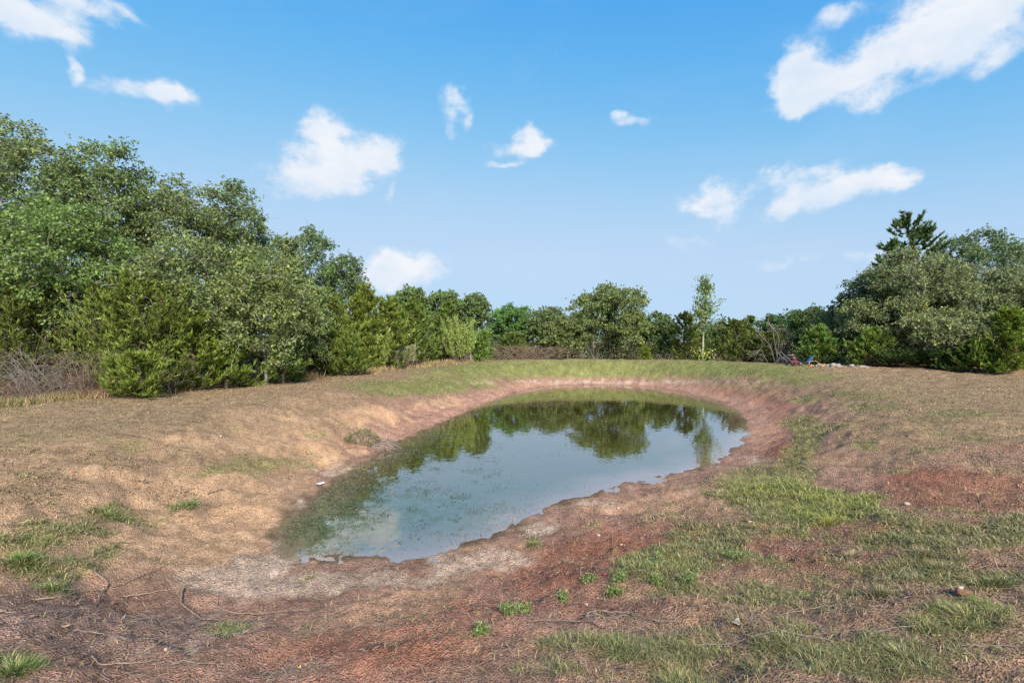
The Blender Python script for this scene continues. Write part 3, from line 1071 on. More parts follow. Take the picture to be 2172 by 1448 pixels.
def oak(u, D, vtop, hw, label, low=.25, tint=(1, 1, 1), dens=1.0, group='oaks', seed=0, name='oak_tree', leaf=.094, lean=0.0, brown=0, cat='tree'):
    g = np.random.default_rng(1000 + seed)
    b = place(u, D)
    top = EYE + (724 - vtop) / F * D
    H = top - b[2]
    R = hw / F * D
    t = empty(name, b, label, cat, group)
    # crown: overlapping rounded lobes inside an ellipsoid envelope
    nl = int(17 + 6 * g.random())
    zc = b[2] + H * (low + 1) / 2
    hz = H * (1 - low) / 2
    ctr = np.array([b[0] + lean * R, b[1], zc])
    gold = np.pi * (3 - 5 ** .5)
    lob = []
    for k in range(nl):
        zz = 1 - 2 * (k + .5) / nl
        zz = zz * .8
        rr = math.sqrt(max(0, 1 - zz * zz))
        a = k * gold + g.uniform(-.3, .3)
        lr = g.uniform(.24, .38)
        f = 1 - lr + g.uniform(-.06, .06)
        lob.append((np.array([math.cos(a) * rr * f, math.sin(a) * rr * f, zz * f + .04]), lr))
    lob.append((np.array([g.uniform(-.2, .2), 0, 1 - .33]), .33))
    nT = int((110 + 34 * R * H / 3) * min(1.0, .45 + .55 * dens))
    nT = min(nT, 430)
    wts = np.array([l[1] ** 2 for l in lob])
    pick = g.choice(len(lob), nT, p=wts / wts.sum())
    dirs = unit(g.normal(0, 1, (nT, 3)) + np.array([0, -.15, .65]))
    rad = g.uniform(.45, 1.0, nT) ** .5
    T = np.array([lob[i][0] for i in pick]) + dirs * (np.array([lob[i][1] for i in pick]) * rad)[:, None]
    T = ctr + T * np.array([R, R, hz])
    T[:, 2] = np.maximum(T[:, 2], b[2] + .25)
    th = H * max(.22, low * .8)
    k = np.linspace(0, 1, 6)
    trunk = b + np.stack([np.cumsum(g.normal(0, .05 * th, 6)) * (k > 0) + lean * R * .4 * k, np.cumsum(g.normal(0, .05 * th, 6)) * (k > 0), k * th - .12 * (k == 0)], 1)
    TP, TR, BP, BR = grow(T, trunk, g, .0062, .44)
    V1, Q1 = tubes(TP, TR, 8)
    V2, Q2 = tubes(BP, BR, 4 if D < 24 else 3)
    make_mesh('trunk', V1, Q1, M_BARK, t, origin=b, smooth=True)
    make_mesh('branches', V2, Q2, M_BARK, t, origin=b)
    if D < 34:
        nt_ = int(26 + 7 * R)
        src = BP[:, 3]
        fr_ = np.where(src[:, 1] < ctr[1] + .2 * R)[0]
        src = src[g.choice(fr_, nt_)] if len(fr_) else src[:nt_]
        dd = unit(unit(src - ctr) * .7 + np.array([0, -.5, -.05]) + g.normal(0, .7, src.shape))
        TLn = g.uniform(.35, 1.1, len(src))
        qq = np.linspace(0, 1, 7)
        TW = src[:, None, :] + dd[:, None, :] * (TLn[:, None] * qq)[..., None]
        TW[:, 1:] += np.cumsum(g.normal(0, .045, (len(src), 6, 3)), 1)
        TW[:, :, 2] -= (qq ** 2)[None] * TLn[:, None] * .25
        TW[:, :, 2] = np.maximum(TW[:, :, 2], b[2] + .1)
        V3, Q3 = tubes(TW, (.004 + .0085 * g.random(len(src)))[:, None] * np.linspace(1.2, .5, 7), 3)
        make_mesh('bare_twigs', V3, Q3, M_TWIG, t, origin=b)['kind'] = 'stuff'
    # leaves: rosettes at the ends of the twigs
    per = max(3, int(round(10.5 * dens * (1.0 if D < 24 else .85))))
    lf = leaf * (1.0 if D < 24 else (1.25 if D < 34 else 1.55))
    base = np.concatenate([BP[:, -1], BP[:, -2]])
    S = np.repeat(base, per, 0)
    spread = .13 + .030 * R
    S = S + g.normal(0, 1, S.shape) * np.array([spread, spread, spread * .62])
    nl_ = 6
    C = np.repeat(S, nl_, 0)
    d = g.normal(0, 1, C.shape) + np.array([0, 0, .35])
    outw = unit(C - ctr)
    d = unit(d) + outw * .35
    ln = lf * g.uniform(.65, 1.25, len(C))
    if D > 31:
        V, Q = leaf_tris(C + unit(d) * .01, d, ln, ln * g.uniform(.6, .9, len(C)), g)
    else:
        V, Q = leaf_quads(C + unit(d) * .02, d, ln, ln * g.uniform(.5, .75, len(C)), g, .15)
    kv = Q.shape[1]
    sb = np.repeat(np.exp(g.normal(0, .20, len(S))), nl_)
    yel = np.repeat(g.random(len(S)) < .05, nl_)
    col = OAK * np.array(tint) * sb[:, None] * np.exp(g.normal(0, .12, (len(C), 1))) * np.exp(g.normal(0, .05, (len(C), 3)))
    col = np.where(yel[:, None], col * np.array([1.5, 1.3, .8]), col)
    if brown:
        bc = T[int(brown)]
        nb = np.linalg.norm((C - bc) * np.array([1, 1, .7]), axis=1) < .55
        col[nb] = np.array([.20, .12, .06]) * np.exp(g.normal(0, .25, (nb.sum(), 1)))
    make_mesh('crown', V, Q, M_LEAF, t, col=np.repeat(col, kv, 0), origin=b)
    NLEAF[0] += 2 * len(C)
    return t


def cedar(u, D, vtop, hw, label, tint=(1, 1, 1), dens=1.0, group='cedars', seed=0, name='cedar_tree', low=.02, expo=.75, airy=False, deadlow=0, cat='tree', spray=.13, front=.6):
    g = np.random.default_rng(3000 + seed)
    b = place(u, D)
    top = EYE + (724 - vtop) / F * D
    H = top - b[2]
    R = hw / F * D * (1.0 if airy else 1.12)
    t = empty(name, b, label, cat, group)
    k = np.linspace(0, 1, 7)
    trunk = b + np.stack([np.cumsum(g.normal(0, .025 * H, 7)) * k, np.cumsum(g.normal(0, .025 * H, 7)) * k, k * H * .97 - .1 * (k == 0)], 1)
    if airy:
        nb = 84
        tt = np.sort(low + (1 - low) * (.25 + .73 * g.random(nb) ** .8))
    else:
        nb = min(190, int((44 + 17 * H * R) * min(1.3, max(.6, dens))))
        tt = np.sort(low + (.97 - low) * g.random(nb) ** 1.1)
    az = g.uniform(0, 2 * np.pi, nb)
    if not airy:
        az = np.where(g.random(nb) < front, -np.pi / 2 + g.normal(0, 1.15, nb), az)
    # uneven outline: boughs bunch together, some reach far out, some stay short
    bunch = .72 + .55 * vnoise(az * 1.6 + 9, tt * 6.0, 700 + seed)
    Lr = R * (1 - tt) ** expo * bunch * g.uniform(.6, 1.2, nb) + .10 * H * .3
    rise = g.uniform(.15, .8, nb) * Lr
    if airy:
        rise = g.uniform(.25, .8, nb) * Lr
    p0 = np.stack([np.interp(tt, k, trunk[:, i]) for i in range(3)], 1)
    dirh = np.stack([np.cos(az), np.sin(az), np.zeros(nb)], 1)
    q = np.linspace(0, 1, 6)
    P = p0[:, None, :] + dirh[:, None, :] * (Lr[:, None] * q)[..., None]
    P[:, :, 2] += (q ** 1.8)[None, :] * rise[:, None] - (np.sin(q * np.pi))[None, :] * (.12 * Lr)[:, None]
    P[:, 1:] += np.cumsum(g.normal(0, .022, (nb, 5, 3)), 1) * Lr[:, None, None]
    P[:, :, 2] = np.minimum(P[:, :, 2], top)
    P[:, :, 2] = np.maximum(P[:, :, 2], b[2] + .08)
    Rb = (.004 + .007 * Lr)[:, None] * np.linspace(1, .3, 6)[None]
    rt = (.02 + .028 * H) * np.linspace(1, .12, 7)[None]
    V1, Q1 = tubes(trunk[None], rt, 7)
    V2, Q2 = tubes(P, Rb, 3)
    make_mesh('trunk', V1, Q1, M_CBARK, t, origin=b, smooth=True)
    make_mesh('branches', V2, Q2, M_CBARK, t, origin=b)
    ns = 17 if airy else max(8, int(round((15 if D < 24 else 11) * dens)))
    s0 = .25 if airy else .30
    s = s0 + (1 - s0) * g.random((nb, ns)) ** .75
    if deadlow:
        keep = (tt > deadlow) | (g.random(nb) < .3)
        s, P, tt, Lr = s[keep], P[keep], tt[keep], Lr[keep]
    i0 = np.minimum((s * 5).astype(int), 4)
    fr = s * 5 - i0
    rows = np.arange(len(P))[:, None]
    S = P[rows, i0] * (1 - fr[..., None]) + P[rows, i0 + 1] * fr[..., None]
    axis = unit(P[rows, i0 + 1] - P[rows, i0]).reshape(-1, 3)
    S = S.reshape(-1, 3)
    tip = s.reshape(-1)
    Lrep = np.repeat(Lr, ns)
    nlead = 30
    ql = g.uniform(.70, 1.0, nlead)
    S = np.concatenate([S, np.stack([np.interp(ql, k, trunk[:, i]) for i in range(3)], 1)])
    axis = np.concatenate([axis, np.tile([0, 0, 1.0], (nlead, 1)) + g.normal(0, .5, (nlead, 3))])
    tip = np.concatenate([tip, np.full(nlead, .9)])
    Lrep = np.concatenate([Lrep, np.full(nlead, .8)])
    # every spray is a little plume: a side branchlet with needles feathered along it
    lat = unit(np.cross(axis, np.array([0, 0, 1.0])) + 1e-6) * g.choice([-1, 1], (len(S), 1))
    bd = unit(unit(axis) * .8 + lat * g.uniform(.1, .9, (len(S), 1)) + np.array([0, 0, 1.0]) * g.uniform(.0, .7, (len(S), 1)) + g.normal(0, .18, S.shape))
    bl = (.10 + .16 * np.clip(Lrep, .3, 2.0)) * g.uniform(.6, 1.3, len(S)) * (1.15 - .55 * tip)
    if airy:
        bl = bl * .45
    nn = 13 if D < 18 else 11
    qq = g.random((len(S), nn))
    C = S[:, None, :] + bd[:, None, :] * (bl[:, None] * qq)[..., None]
    d = bd[:, None, :] * 1.0 + g.normal(0, .36, (len(S), nn, 3)) + np.array([0, 0, .15])
    C, d = C.reshape(-1, 3), d.reshape(-1, 3)
    ln = spray * g.uniform(.55, 1.3, len(C)) * (.8 if D < 18 else 1.0 if D < 24 else 1.3)
    wd = ln * g.uniform(.20, .36, len(C))
    V, Q = leaf_tris(C, d, ln * 1.05, wd * 1.15, g, .5)
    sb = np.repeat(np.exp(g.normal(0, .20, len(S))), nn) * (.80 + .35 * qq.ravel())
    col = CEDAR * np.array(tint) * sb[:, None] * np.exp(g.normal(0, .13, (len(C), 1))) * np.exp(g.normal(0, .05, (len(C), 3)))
    dead = np.repeat(g.random(len(S)) < .03, nn)
    col[dead] = np.array([.17, .11, .06])
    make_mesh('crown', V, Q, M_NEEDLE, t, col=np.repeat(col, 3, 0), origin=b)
    NLEAF[0] += 2 * len(C)
    return t


OLIVE, GREY, DARK, BRIGHT = (1.0, 1.0, 1.0), (1.12, 1.05, 1.25), (.82, .95, .85), (.94, 1.10, .86)
oaks = [
    # u, D, vtop, hw, low, tint, dens, extra, label
    (10, 17.5, 246, 175, .30, OLIVE, 1.0, {}, 'tallest leafy oak at the far left above the dead grey brush'),
    (215, 18.2, 296, 105, .38, (.9, 1, .9), .9, {}, 'oak whose crown top reaches out right just below the tallest oak'),
    (110, 15.6, 420, 165, .26, BRIGHT, .95, {}, 'lower bright green oak in front of the tallest oak at the far left'),
    (390, 19.6, 378, 100, .30, OLIVE, 1.0, {}, 'olive oak sloping down behind the big yellow green cedar'),
    (495, 21.2, 388, 74, .35, (.8, .9, .9), .8, {'brown': 60}, 'dark topped oak with a small patch of browned leaves'),
    (385, 16.9, 505, 125, .22, OLIVE, 1.0, {}, 'olive oak bough filling the wood above the big yellow green cedar'),
    (560, 18.0, 525, 118, .0, (1.10, 1.08, 1.0), 1.1, {}, 'pale olive oak drooping to the ground left of the cedar row'),
    (455, 18.2, 600, 85, .0, (.95, 1.0, .9), 1.0, {}, 'leafy oak bush behind the bright young cedar'),
    (640, 21.0, 600, 60, .0, (1.0, 1.05, .95), 1.0, {}, 'low leafy oak between the drooping oak and the cedar row'),
    (170, 16.2, 560, 120, .05, (.9, 1, .85), 1.0, {}, 'low oak boughs right above the dead grey brush'),
    (590, 25.0, 500, 62, .3, OLIVE, .8, {}, 'oak showing behind the shoulder of the pale drooping oak'),
    (655, 27.0, 478, 56, .38, (.75, .9, .9), .55, {}, 'thin airy oak with open crown rising above the cedar row'),
    (732, 29.0, 538, 50, .38, (.7, .8, .8), .65, {}, 'small dark oak with drooping right side beside the low cloud'),
    (868, 36.5, 608, 44, .3, DARK, .8, {}, 'dark oak peeping over the middle of the cedar row'),
    (935, 38.0, 615, 44, .3, DARK, .85, {}, 'dark rounded oak behind the feathery light green bush'),
    (1000, 39.0, 620, 38, .3, (.75, .85, .8), .85, {}, 'dark oak at the right end of the left woods'),
    (1085, 46.0, 646, 52, .15, (.72, 1.05, .75), 1.0, {}, 'rich green oak behind the brown brush pile'),
    (1158, 45.0, 650, 52, .2, (.9, .95, .95), .9, {}, 'dull green oak between brush pile and the big domed oak'),
    (1290, 43.0, 604, 98, .0, (1.02, 1.02, .95), 1.25, {}, 'big domed oak in the middle beyond the far bank'),
    (1200, 41.5, 668, 48, .02, (1.02, .98, .95), .9, {}, 'low olive oak bush tucked under the left side of the domed oak'),
    (1392, 44.0, 662, 42, .05, (.72, .85, .85), .9, {}, 'dark green oak just right of the domed oak'),
    (1515, 46.0, 690, 42, .05, (.75, .85, .85), .9, {}, 'low dark oak behind the slim young cottonwood'),
    (1725, 38.0, 652, 52, .0, (.78, .95, .8), 1.0, {}, 'deep green oak joining the far trees to the right hand woods'),
    (1675, 46.5, 658, 60, .05, (.55, .78, .78), 1.0, {}, 'blue green dark oak behind the bare grey dead tree'),
    (1772, 32.0, 640, 56, .05, (1.0, .98, 1.1), 1.0, {}, 'olive oak at the left shoulder of the right hand woods'),
    (1842, 30.0, 582, 62, .25, (.72, .78, .85), .9, {}, 'dark oak stepping up below the pointed cedar, left side'),
    (1945, 27.5, 528, 110, .28, GREY, 1.0, {}, 'grey olive oak right under the tall pointed cedar'),
    (2080, 29.0, 484, 86, .35, (.72, .85, .9), .75, {}, 'dark open topped oak standing highest at the far right'),
    (2110, 26.0, 570, 130, .25, GREY, 1.0, {}, 'wide grey olive oak below the dark open topped oak'),
    (1890, 27.3, 622, 105, .16, (1.15, 1.08, 1.15), 1.0, {}, 'pale olive oak with layered boughs left of the shaded hollow'),
    (2040, 24.6, 655, 130, .18, (1.2, 1.1, 1.2), 1.0, {}, 'pale oak hanging low over the shaded hollow on the right'),
    (2225, 25.0, 540, 110, .2, GREY, .9, {}, 'grey olive oak cut off by the right edge of the photo'),
    (-150, 17.0, 270, 140, .2, OLIVE, .8, {}, 'olive oak cut off by the left edge of the photo'),
]
for i, (u, D, vt, hw, low, tint, dens, ex, lab) in enumerate(oaks):
    oak(u, D, vt, hw, lab, low=low, tint=tint, dens=dens, seed=i, group='oaks in the surrounding woods', **ex)

YEL, OLV, DRK, GRN = (.97, 1.0, .95), (.9, .88, 1.0), (.7, .85, .95), (.85, 1.1, 1.1)
cedars = [
    (310, 15.4, 585, 120, YEL, 1.2, {'deadlow': .12, 'expo': .6}, 'big yellow green cedar at the left above the dead brush'),
    (480, 17.0, 690, 62, (1.0, 1.15, 1.0), 1.1, {}, 'bright green young cedar beside the pale drooping oak'),
    (300, 13.9, 752, 72, (1.04, 1.08, 1.0), 1.0, {'expo': .5}, 'low spreading bright cedar at the foot of the big cedar'),
    (40, 14.6, 600, 120, OLV, 1.1, {'deadlow': .30}, 'olive cedar at the far left over the dead grey brush'),
    (410, 15.9, 660, 60, (1.0, 1.04, .9), 1.0, {}, 'yellow green cedar shoulder between the big and the young cedar'),
    (700, 23.0, 606, 62, YEL, 1.1, {}, 'tall bright cedar starting the row right of the drooping oak'),
    (765, 25.5, 600, 56, (1.0, 1.0, .9), 1.1, {}, 'tall cedar second from the left in the cedar row'),
    (825, 27.5, 628, 50, YEL, 1.1, {}, 'yellow green cedar in the middle of the cedar row'),
    (885, 30.0, 632, 46, (.85, .95, 1.0), 1.1, {}, 'duller cedar in the row left of the feathery bush'),
    (945, 32.5, 640, 44, (.8, .9, 1.0), 1.0, {}, 'dark cedar rising behind the feathery light green bush'),
    (1018, 32.0, 704, 22, GRN, 1.0, {'expo': .5}, 'small rounded green cedar at the right end of the row'),
    (740, 22.5, 705, 46, (.9, 1.0, 1.0), 1.0, {}, 'short cedar at the foot of the tall bright cedar'),
    (600, 18.6, 735, 46, (.75, .95, 1.1), 1.0, {}, 'dim low cedar under the boughs of the pale drooping oak'),
    (1085, 42.0, 708, 36, (.72, .8, 1.0), 1.0, {'expo': .5}, 'low dark cedar behind the left part of the brush pile'),
    (1455, 41.0, 664, 40, (.95, .95, 1.0), 1.0, {'expo': .6}, 'yellowish cedar left of the slim young cottonwood'),
    (1368, 39.0, 738, 11, (1.1, 1.1, .8), 1.0, {}, 'tiny yellow green cedar below the domed oak'),
    (1555, 38.5, 680, 46, (.8, .8, .95), 1.0, {'expo': .55}, 'olive cedar right of the slim young cottonwood'),
    (1578, 39.5, 670, 22, DRK, 1.0, {}, 'dark spiky cedar tip above the olive cedar'),
    (1625, 36.5, 706, 40, (.85, .82, .9), 1.0, {'expo': .45}, 'rounded olive cedar in front of the bare grey dead tree'),
    (1738, 28.5, 690, 42, GRN, 1.1, {}, 'fresh green cedar beside the red mower'),
    (1812, 29.5, 640, 26, (.7, .9, 1.0), .9, {}, 'narrow green cedar tip at the shoulder of the right woods'),
    (1945, 30.0, 444, 88, (.58, .78, 1.2), .9, {'airy': True, 'expo': .5, 'spray': .17}, 'tall pointed dark cedar standing above the right hand woods'),
    (1880, 30.3, 512, 50, (.58, .80, 1.2), .8, {'airy': True, 'expo': .5, 'spray': .17}, 'smaller dark cedar with raised branch left of the tall pointed one'),
    (1845, 26.0, 700, 52, (.95, 1.1, 1.0), 1.0, {}, 'bright cedar in front of the right woods near the pale rocks'),
    (1905, 25.2, 748, 46, (.42, .56, .8), .9, {'expo': .45}, 'low shade-darkened cedar left in the shaded hollow'),  # tint lowered to put the hollow's shade into the needles
    (2010, 24.2, 748, 52, (.42, .58, .8), .9, {'expo': .45}, 'low shade-darkened cedar right in the shaded hollow'),  # hollow's shade painted into the tint here too
    (2130, 22.3, 650, 62, (1.05, 1.2, .9), 1.1, {}, 'bright green cedar at the far right edge'),
    (2075, 22.8, 724, 42, (.85, 1.05, 1.0), 1.0, {'expo': .5}, 'low green cedar beside the bright cedar at the right edge'),
]
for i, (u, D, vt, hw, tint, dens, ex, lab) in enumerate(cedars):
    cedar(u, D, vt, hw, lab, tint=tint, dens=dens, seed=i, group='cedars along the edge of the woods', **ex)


def build_woods():
    """the depth of the wood behind the first rows: reads as one dark mass"""
    g = np.random.default_rng(77)
    line = [(-26, 10, 6.2), (-19, 20, 6.4), (-15, 30, 5.8), (-9, 42, 5.0), (-2, 52, 4.6), (8, 54, 4.8), (18, 54, 4.6), (27, 48, 4.4), (30, 40, 4.6), (33, 33, 6.0), (36, 24, 6.2)]
    Lp = np.array(line)
    seg = np.concatenate([[0], np.cumsum(np.hypot(np.diff(Lp[:, 0]), np.diff(Lp[:, 1])))])
    def at(s):
        return np.stack([np.interp(s, seg, Lp[:, i]) for i in range(3)], 1)
    nS = 8000
    s = g.uniform(0, seg[-1], nS)
    p = at(s)
    dq = at(s + .1) - p
    nrm = unit(np.stack([-dq[:, 1], dq[:, 0], np.zeros(nS)], 1))
    back = np.where(nrm[:, :1] * p[:, :1] + nrm[:, 1:2] * (p[:, 1:2] - 20) > 0, 1, -1)
    nrm = nrm * back
    off = g.uniform(-.5, 4.5, nS)
    hmax = p[:, 2] * (.72 + .5 * fbm(s, np.zeros(nS), .35, 3, 61)) * (1 - .04 * off)
    xy = p[:, :2] + nrm[:, :2] * off[:, None]
    z = .35 + hmax * g.random(nS) ** .8
    S = np.stack([xy[:, 0], xy[:, 1], z], 1)
    nn = 8
    C = np.repeat(S, nn, 0) + g.normal(0, .28, (nS * nn, 3))
    ln = g.uniform(.18, .36, len(C))
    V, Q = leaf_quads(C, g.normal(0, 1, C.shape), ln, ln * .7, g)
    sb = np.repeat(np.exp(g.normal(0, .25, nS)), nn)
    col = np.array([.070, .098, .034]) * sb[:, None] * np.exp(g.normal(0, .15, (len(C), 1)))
    NLEAF[0] += 2 * len(C)
    # trunks and stems in the wood
    nt_ = 260
    s = g.uniform(0, seg[-1], nt_)
    p = at(s)
    xy = p[:, :2] + g.normal(0, 1.2, (nt_, 2))
    hh = p[:, 2] * g.uniform(.4, .75, nt_)
    zz = height(xy[:, 0], xy[:, 1], fine=False)
    k = np.linspace(0, 1, 6)
    P = np.zeros((nt_, 6, 3))
    P[:, :, :2] = xy[:, None, :] + np.cumsum(g.normal(0, .12, (nt_, 6, 2)), 1)
    P[:, :, 2] = zz[:, None] - .1 + hh[:, None] * k
    Rr = g.uniform(.03, .11, nt_)[:, None] * np.linspace(1, .3, 6)
    V2, Q2 = tubes(P, Rr, 5)
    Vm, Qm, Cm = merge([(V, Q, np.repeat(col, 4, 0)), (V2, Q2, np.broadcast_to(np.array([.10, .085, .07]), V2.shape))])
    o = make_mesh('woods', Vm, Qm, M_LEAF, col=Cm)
    tag(o, 'dense shaded wood receding behind the first rows of trees', 'woods', kind='stuff')


build_woods()


def build_undergrowth():
    """leafy tangle at the foot of the first trees"""
    g = np.random.default_rng(78)
    lines = [[(-15.8, 12.5, 1.6), (-14.2, 16, 1.9), (-13.2, 19, 2.0), (-11.4, 22.5, 1.9), (-9.4, 26.5, 1.7), (-7, 31, 1.6), (-4.0, 36, 1.4)],
             [(-4, 41, 1.9), (2, 43.5, 1.7), (8, 43.5, 1.7), (14, 41.5, 1.7), (19, 38.5, 1.6)],
             [(19, 33, 1.4), (20.5, 29.5, 1.6), (22.5, 26.5, 1.5), (24.5, 23.5, 1.4), (26, 20, 1.4)]]
    parts = []
    for ln_ in lines:
        Lp = np.array(ln_)
        seg = np.concatenate([[0], np.cumsum(np.hypot(np.diff(Lp[:, 0]), np.diff(Lp[:, 1])))])
        n = int(seg[-1] * 62)
        s = g.uniform(0, seg[-1], n)
        p = np.stack([np.interp(s, seg, Lp[:, i]) for i in range(3)], 1)
        xy = p[:, :2] + g.normal(0, .38, (n, 2))
        top = p[:, 2] * (.35 + 1.1 * fbm(s, np.zeros(n) + len(parts), .8, 3, 63))
        z = height(xy[:, 0], xy[:, 1], fine=False) + .03 + top * g.random(n) ** .9
        parts.append(np.concatenate([xy, z[:, None]], 1))
    S = np.concatenate(parts)
    nn = 9
    C = np.repeat(S, nn, 0) + g.normal(0, .13, (len(S) * nn, 3))
    C[:, 2] = np.maximum(C[:, 2], height(C[:, 0], C[:, 1], fine=False) + .01)
    ln = g.uniform(.07, .15, len(C))
    V, Q = leaf_tris(C, g.normal(0, 1, C.shape) + np.array([0, 0, .4]), ln, ln * .75, g)
    sb = np.repeat(np.exp(g.normal(0, .3, len(S))), nn)
    col = np.array([.115, .140, .050]) * sb[:, None] * np.exp(g.normal(0, .15, (len(C), 1)))
    o = make_mesh('undergrowth', V, Q, M_LEAF, col=np.repeat(col, 3, 0))
    tag(o, 'low leafy undergrowth tangled along the foot of the woods', 'undergrowth', kind='stuff')


build_undergrowth()

# ------------------------------------------------------------------ slim cottonwood, feathery bush, dead wood

def cottonwood():
    g = np.random.default_rng(91)
    b = place(1490, 37.5)
    D = 37.5
    top = EYE + (724 - 590) / F * D
    H = top - b[2]
    t = empty('cottonwood_tree', b, 'slim young cottonwood with sparse light green leaves beyond the far bank', 'tree')
    k = np.linspace(0, 1, 8)
    trunk = b + np.stack([.25 * np.sin(k * 2.2) * k, np.zeros(8), k * H - .1 * (k == 0)], 1)
    nb = 34
    tt = np.sort(g.uniform(.34, .93, nb))
    az = g.uniform(0, 2 * np.pi, nb)
    L = (1.55 - 1.0 * tt) * g.uniform(.5, 1.15, nb)
    p0 = np.stack([np.interp(tt, k, trunk[:, i]) for i in range(3)], 1)
    q = np.linspace(0, 1, 5)
    P = p0[:, None, :] + np.stack([np.cos(az)[:, None] * q * L[:, None] * .75, np.sin(az)[:, None] * q * L[:, None] * .75, q[None] ** 1.3 * L[:, None] * 1.05], -1)
    right = np.array([[[0, 0, 0], [.25, 0, .35], [.6, -.05, .8], [1.0, -.05, 1.25], [1.35, 0, 1.75]]]) + np.array([np.interp(.5, k, trunk[:, i]) for i in range(3)])
    P = np.concatenate([P, right])
    Rb = np.broadcast_to(np.linspace(.018, .005, 5), P.shape[:2])
    V1, Q1 = tubes(trunk[None], np.linspace(.085, .012, 8)[None], 7)
    V2, Q2 = tubes(P, Rb, 4)
    make_mesh('trunk', V1, Q1, M_PALEBARK, t, origin=b, smooth=True)
    make_mesh('branches', V2, Q2, M_PALEBARK, t, origin=b)
    idx = g.integers(1, 5, (len(P), 30))
    S = P[np.arange(len(P))[:, None], idx].reshape(-1, 3) + g.normal(0, .15, (len(P) * 30, 3))
    lowb = b + np.array([.25, -.1, 1.05]) + g.normal(0, 1, (60, 3)) * np.array([.36, .2, .30])
    C = np.concatenate([np.repeat(S, 2, 0), np.repeat(lowb, 3, 0)])
    C = C + g.normal(0, .05, C.shape)
    ln = g.uniform(.10, .18, len(C))
    V, Q = leaf_quads(C, g.normal(0, 1, C.shape) - np.array([0, 0, .5]), ln, ln * .85, g)
    col = varcol((.17, .235, .075), len(C), g, .2)
    col[len(S) * 2:] = varcol((.29, .33, .07), len(lowb) * 3, g, .2)
    make_mesh('crown', V, Q, M_LEAF, t, col=np.repeat(col, 4, 0), origin=b)


cottonwood()


def feathery_bush(u, D, vtop, hw, label, n=60, tint=(.215, .275, .065), seed=0, group='feathery weeds'):
    g = np.random.default_rng(500 + seed)
    b = place(u, D)
    H = EYE + (724 - vtop) / F * D - b[2]
    R = hw / F * D
    t = empty('feathery_bush', b, label, 'bush', group)
    q = np.linspace(0, 1, 6)
    a = g.uniform(0, 2 * np.pi, n)
    rr = R * np.sqrt(g.random(n))
    L = H * g.uniform(.55, 1.0, n)
    P = b + np.stack([np.cos(a)[:, None] * rr[:, None] * (.35 + .65 * q), np.sin(a)[:, None] * rr[:, None] * (.35 + .65 * q) * .7, (q * L[:, None]) - .03], -1)
    P[:, 1:, :2] += g.normal(0, .03, (n, 5, 2))
    V1, Q1 = tubes(P, np.broadcast_to(np.linspace(.012, .003, 6), P.shape[:2]), 3)
    make_mesh('stem', V1, Q1, M_CBARK, t, origin=b)
    ns = 26
    s = .25 + .75 * g.random((n, ns))
    i0 = np.minimum((s * 5).astype(int), 4)
    fr = s * 5 - i0
    rows = np.arange(n)[:, None]
    S = (P[rows, i0] * (1 - fr[..., None]) + P[rows, i0 + 1] * fr[..., None]).reshape(-1, 3)
    C = np.repeat(S, 4, 0) + g.normal(0, .03, (len(S) * 4, 3))
    d = g.normal(0, .4, C.shape) + np.array([0, 0, 1.0])
    ln = g.uniform(.12, .26, len(C)) * (1.15 - .4 * np.repeat(s.ravel(), 4))
    V, Q = leaf_quads(C, d, ln, ln * .2, g, 0, .1)
    col = np.array(tint) * np.exp(g.normal(0, .2, (len(C), 1))) * np.exp(g.normal(0, .05, (len(C), 3)))
    make_mesh('foliage', V, Q, M_NEEDLE, t, col=np.repeat(col, 4, 0), origin=b)


feathery_bush(975, 30.3, 668, 48, 'feathery light green bush with upright plumes at the end of the cedar row', 80, seed=1)
feathery_bush(812, 25.4, 705, 14, 'thin light green plume of weeds before the cedar row', 16, seed=2)
feathery_bush(868, 27.6, 728, 16, 'pale drooping weed clump left of the big feathery bush', 16, (.24, .25, .12), seed=3)


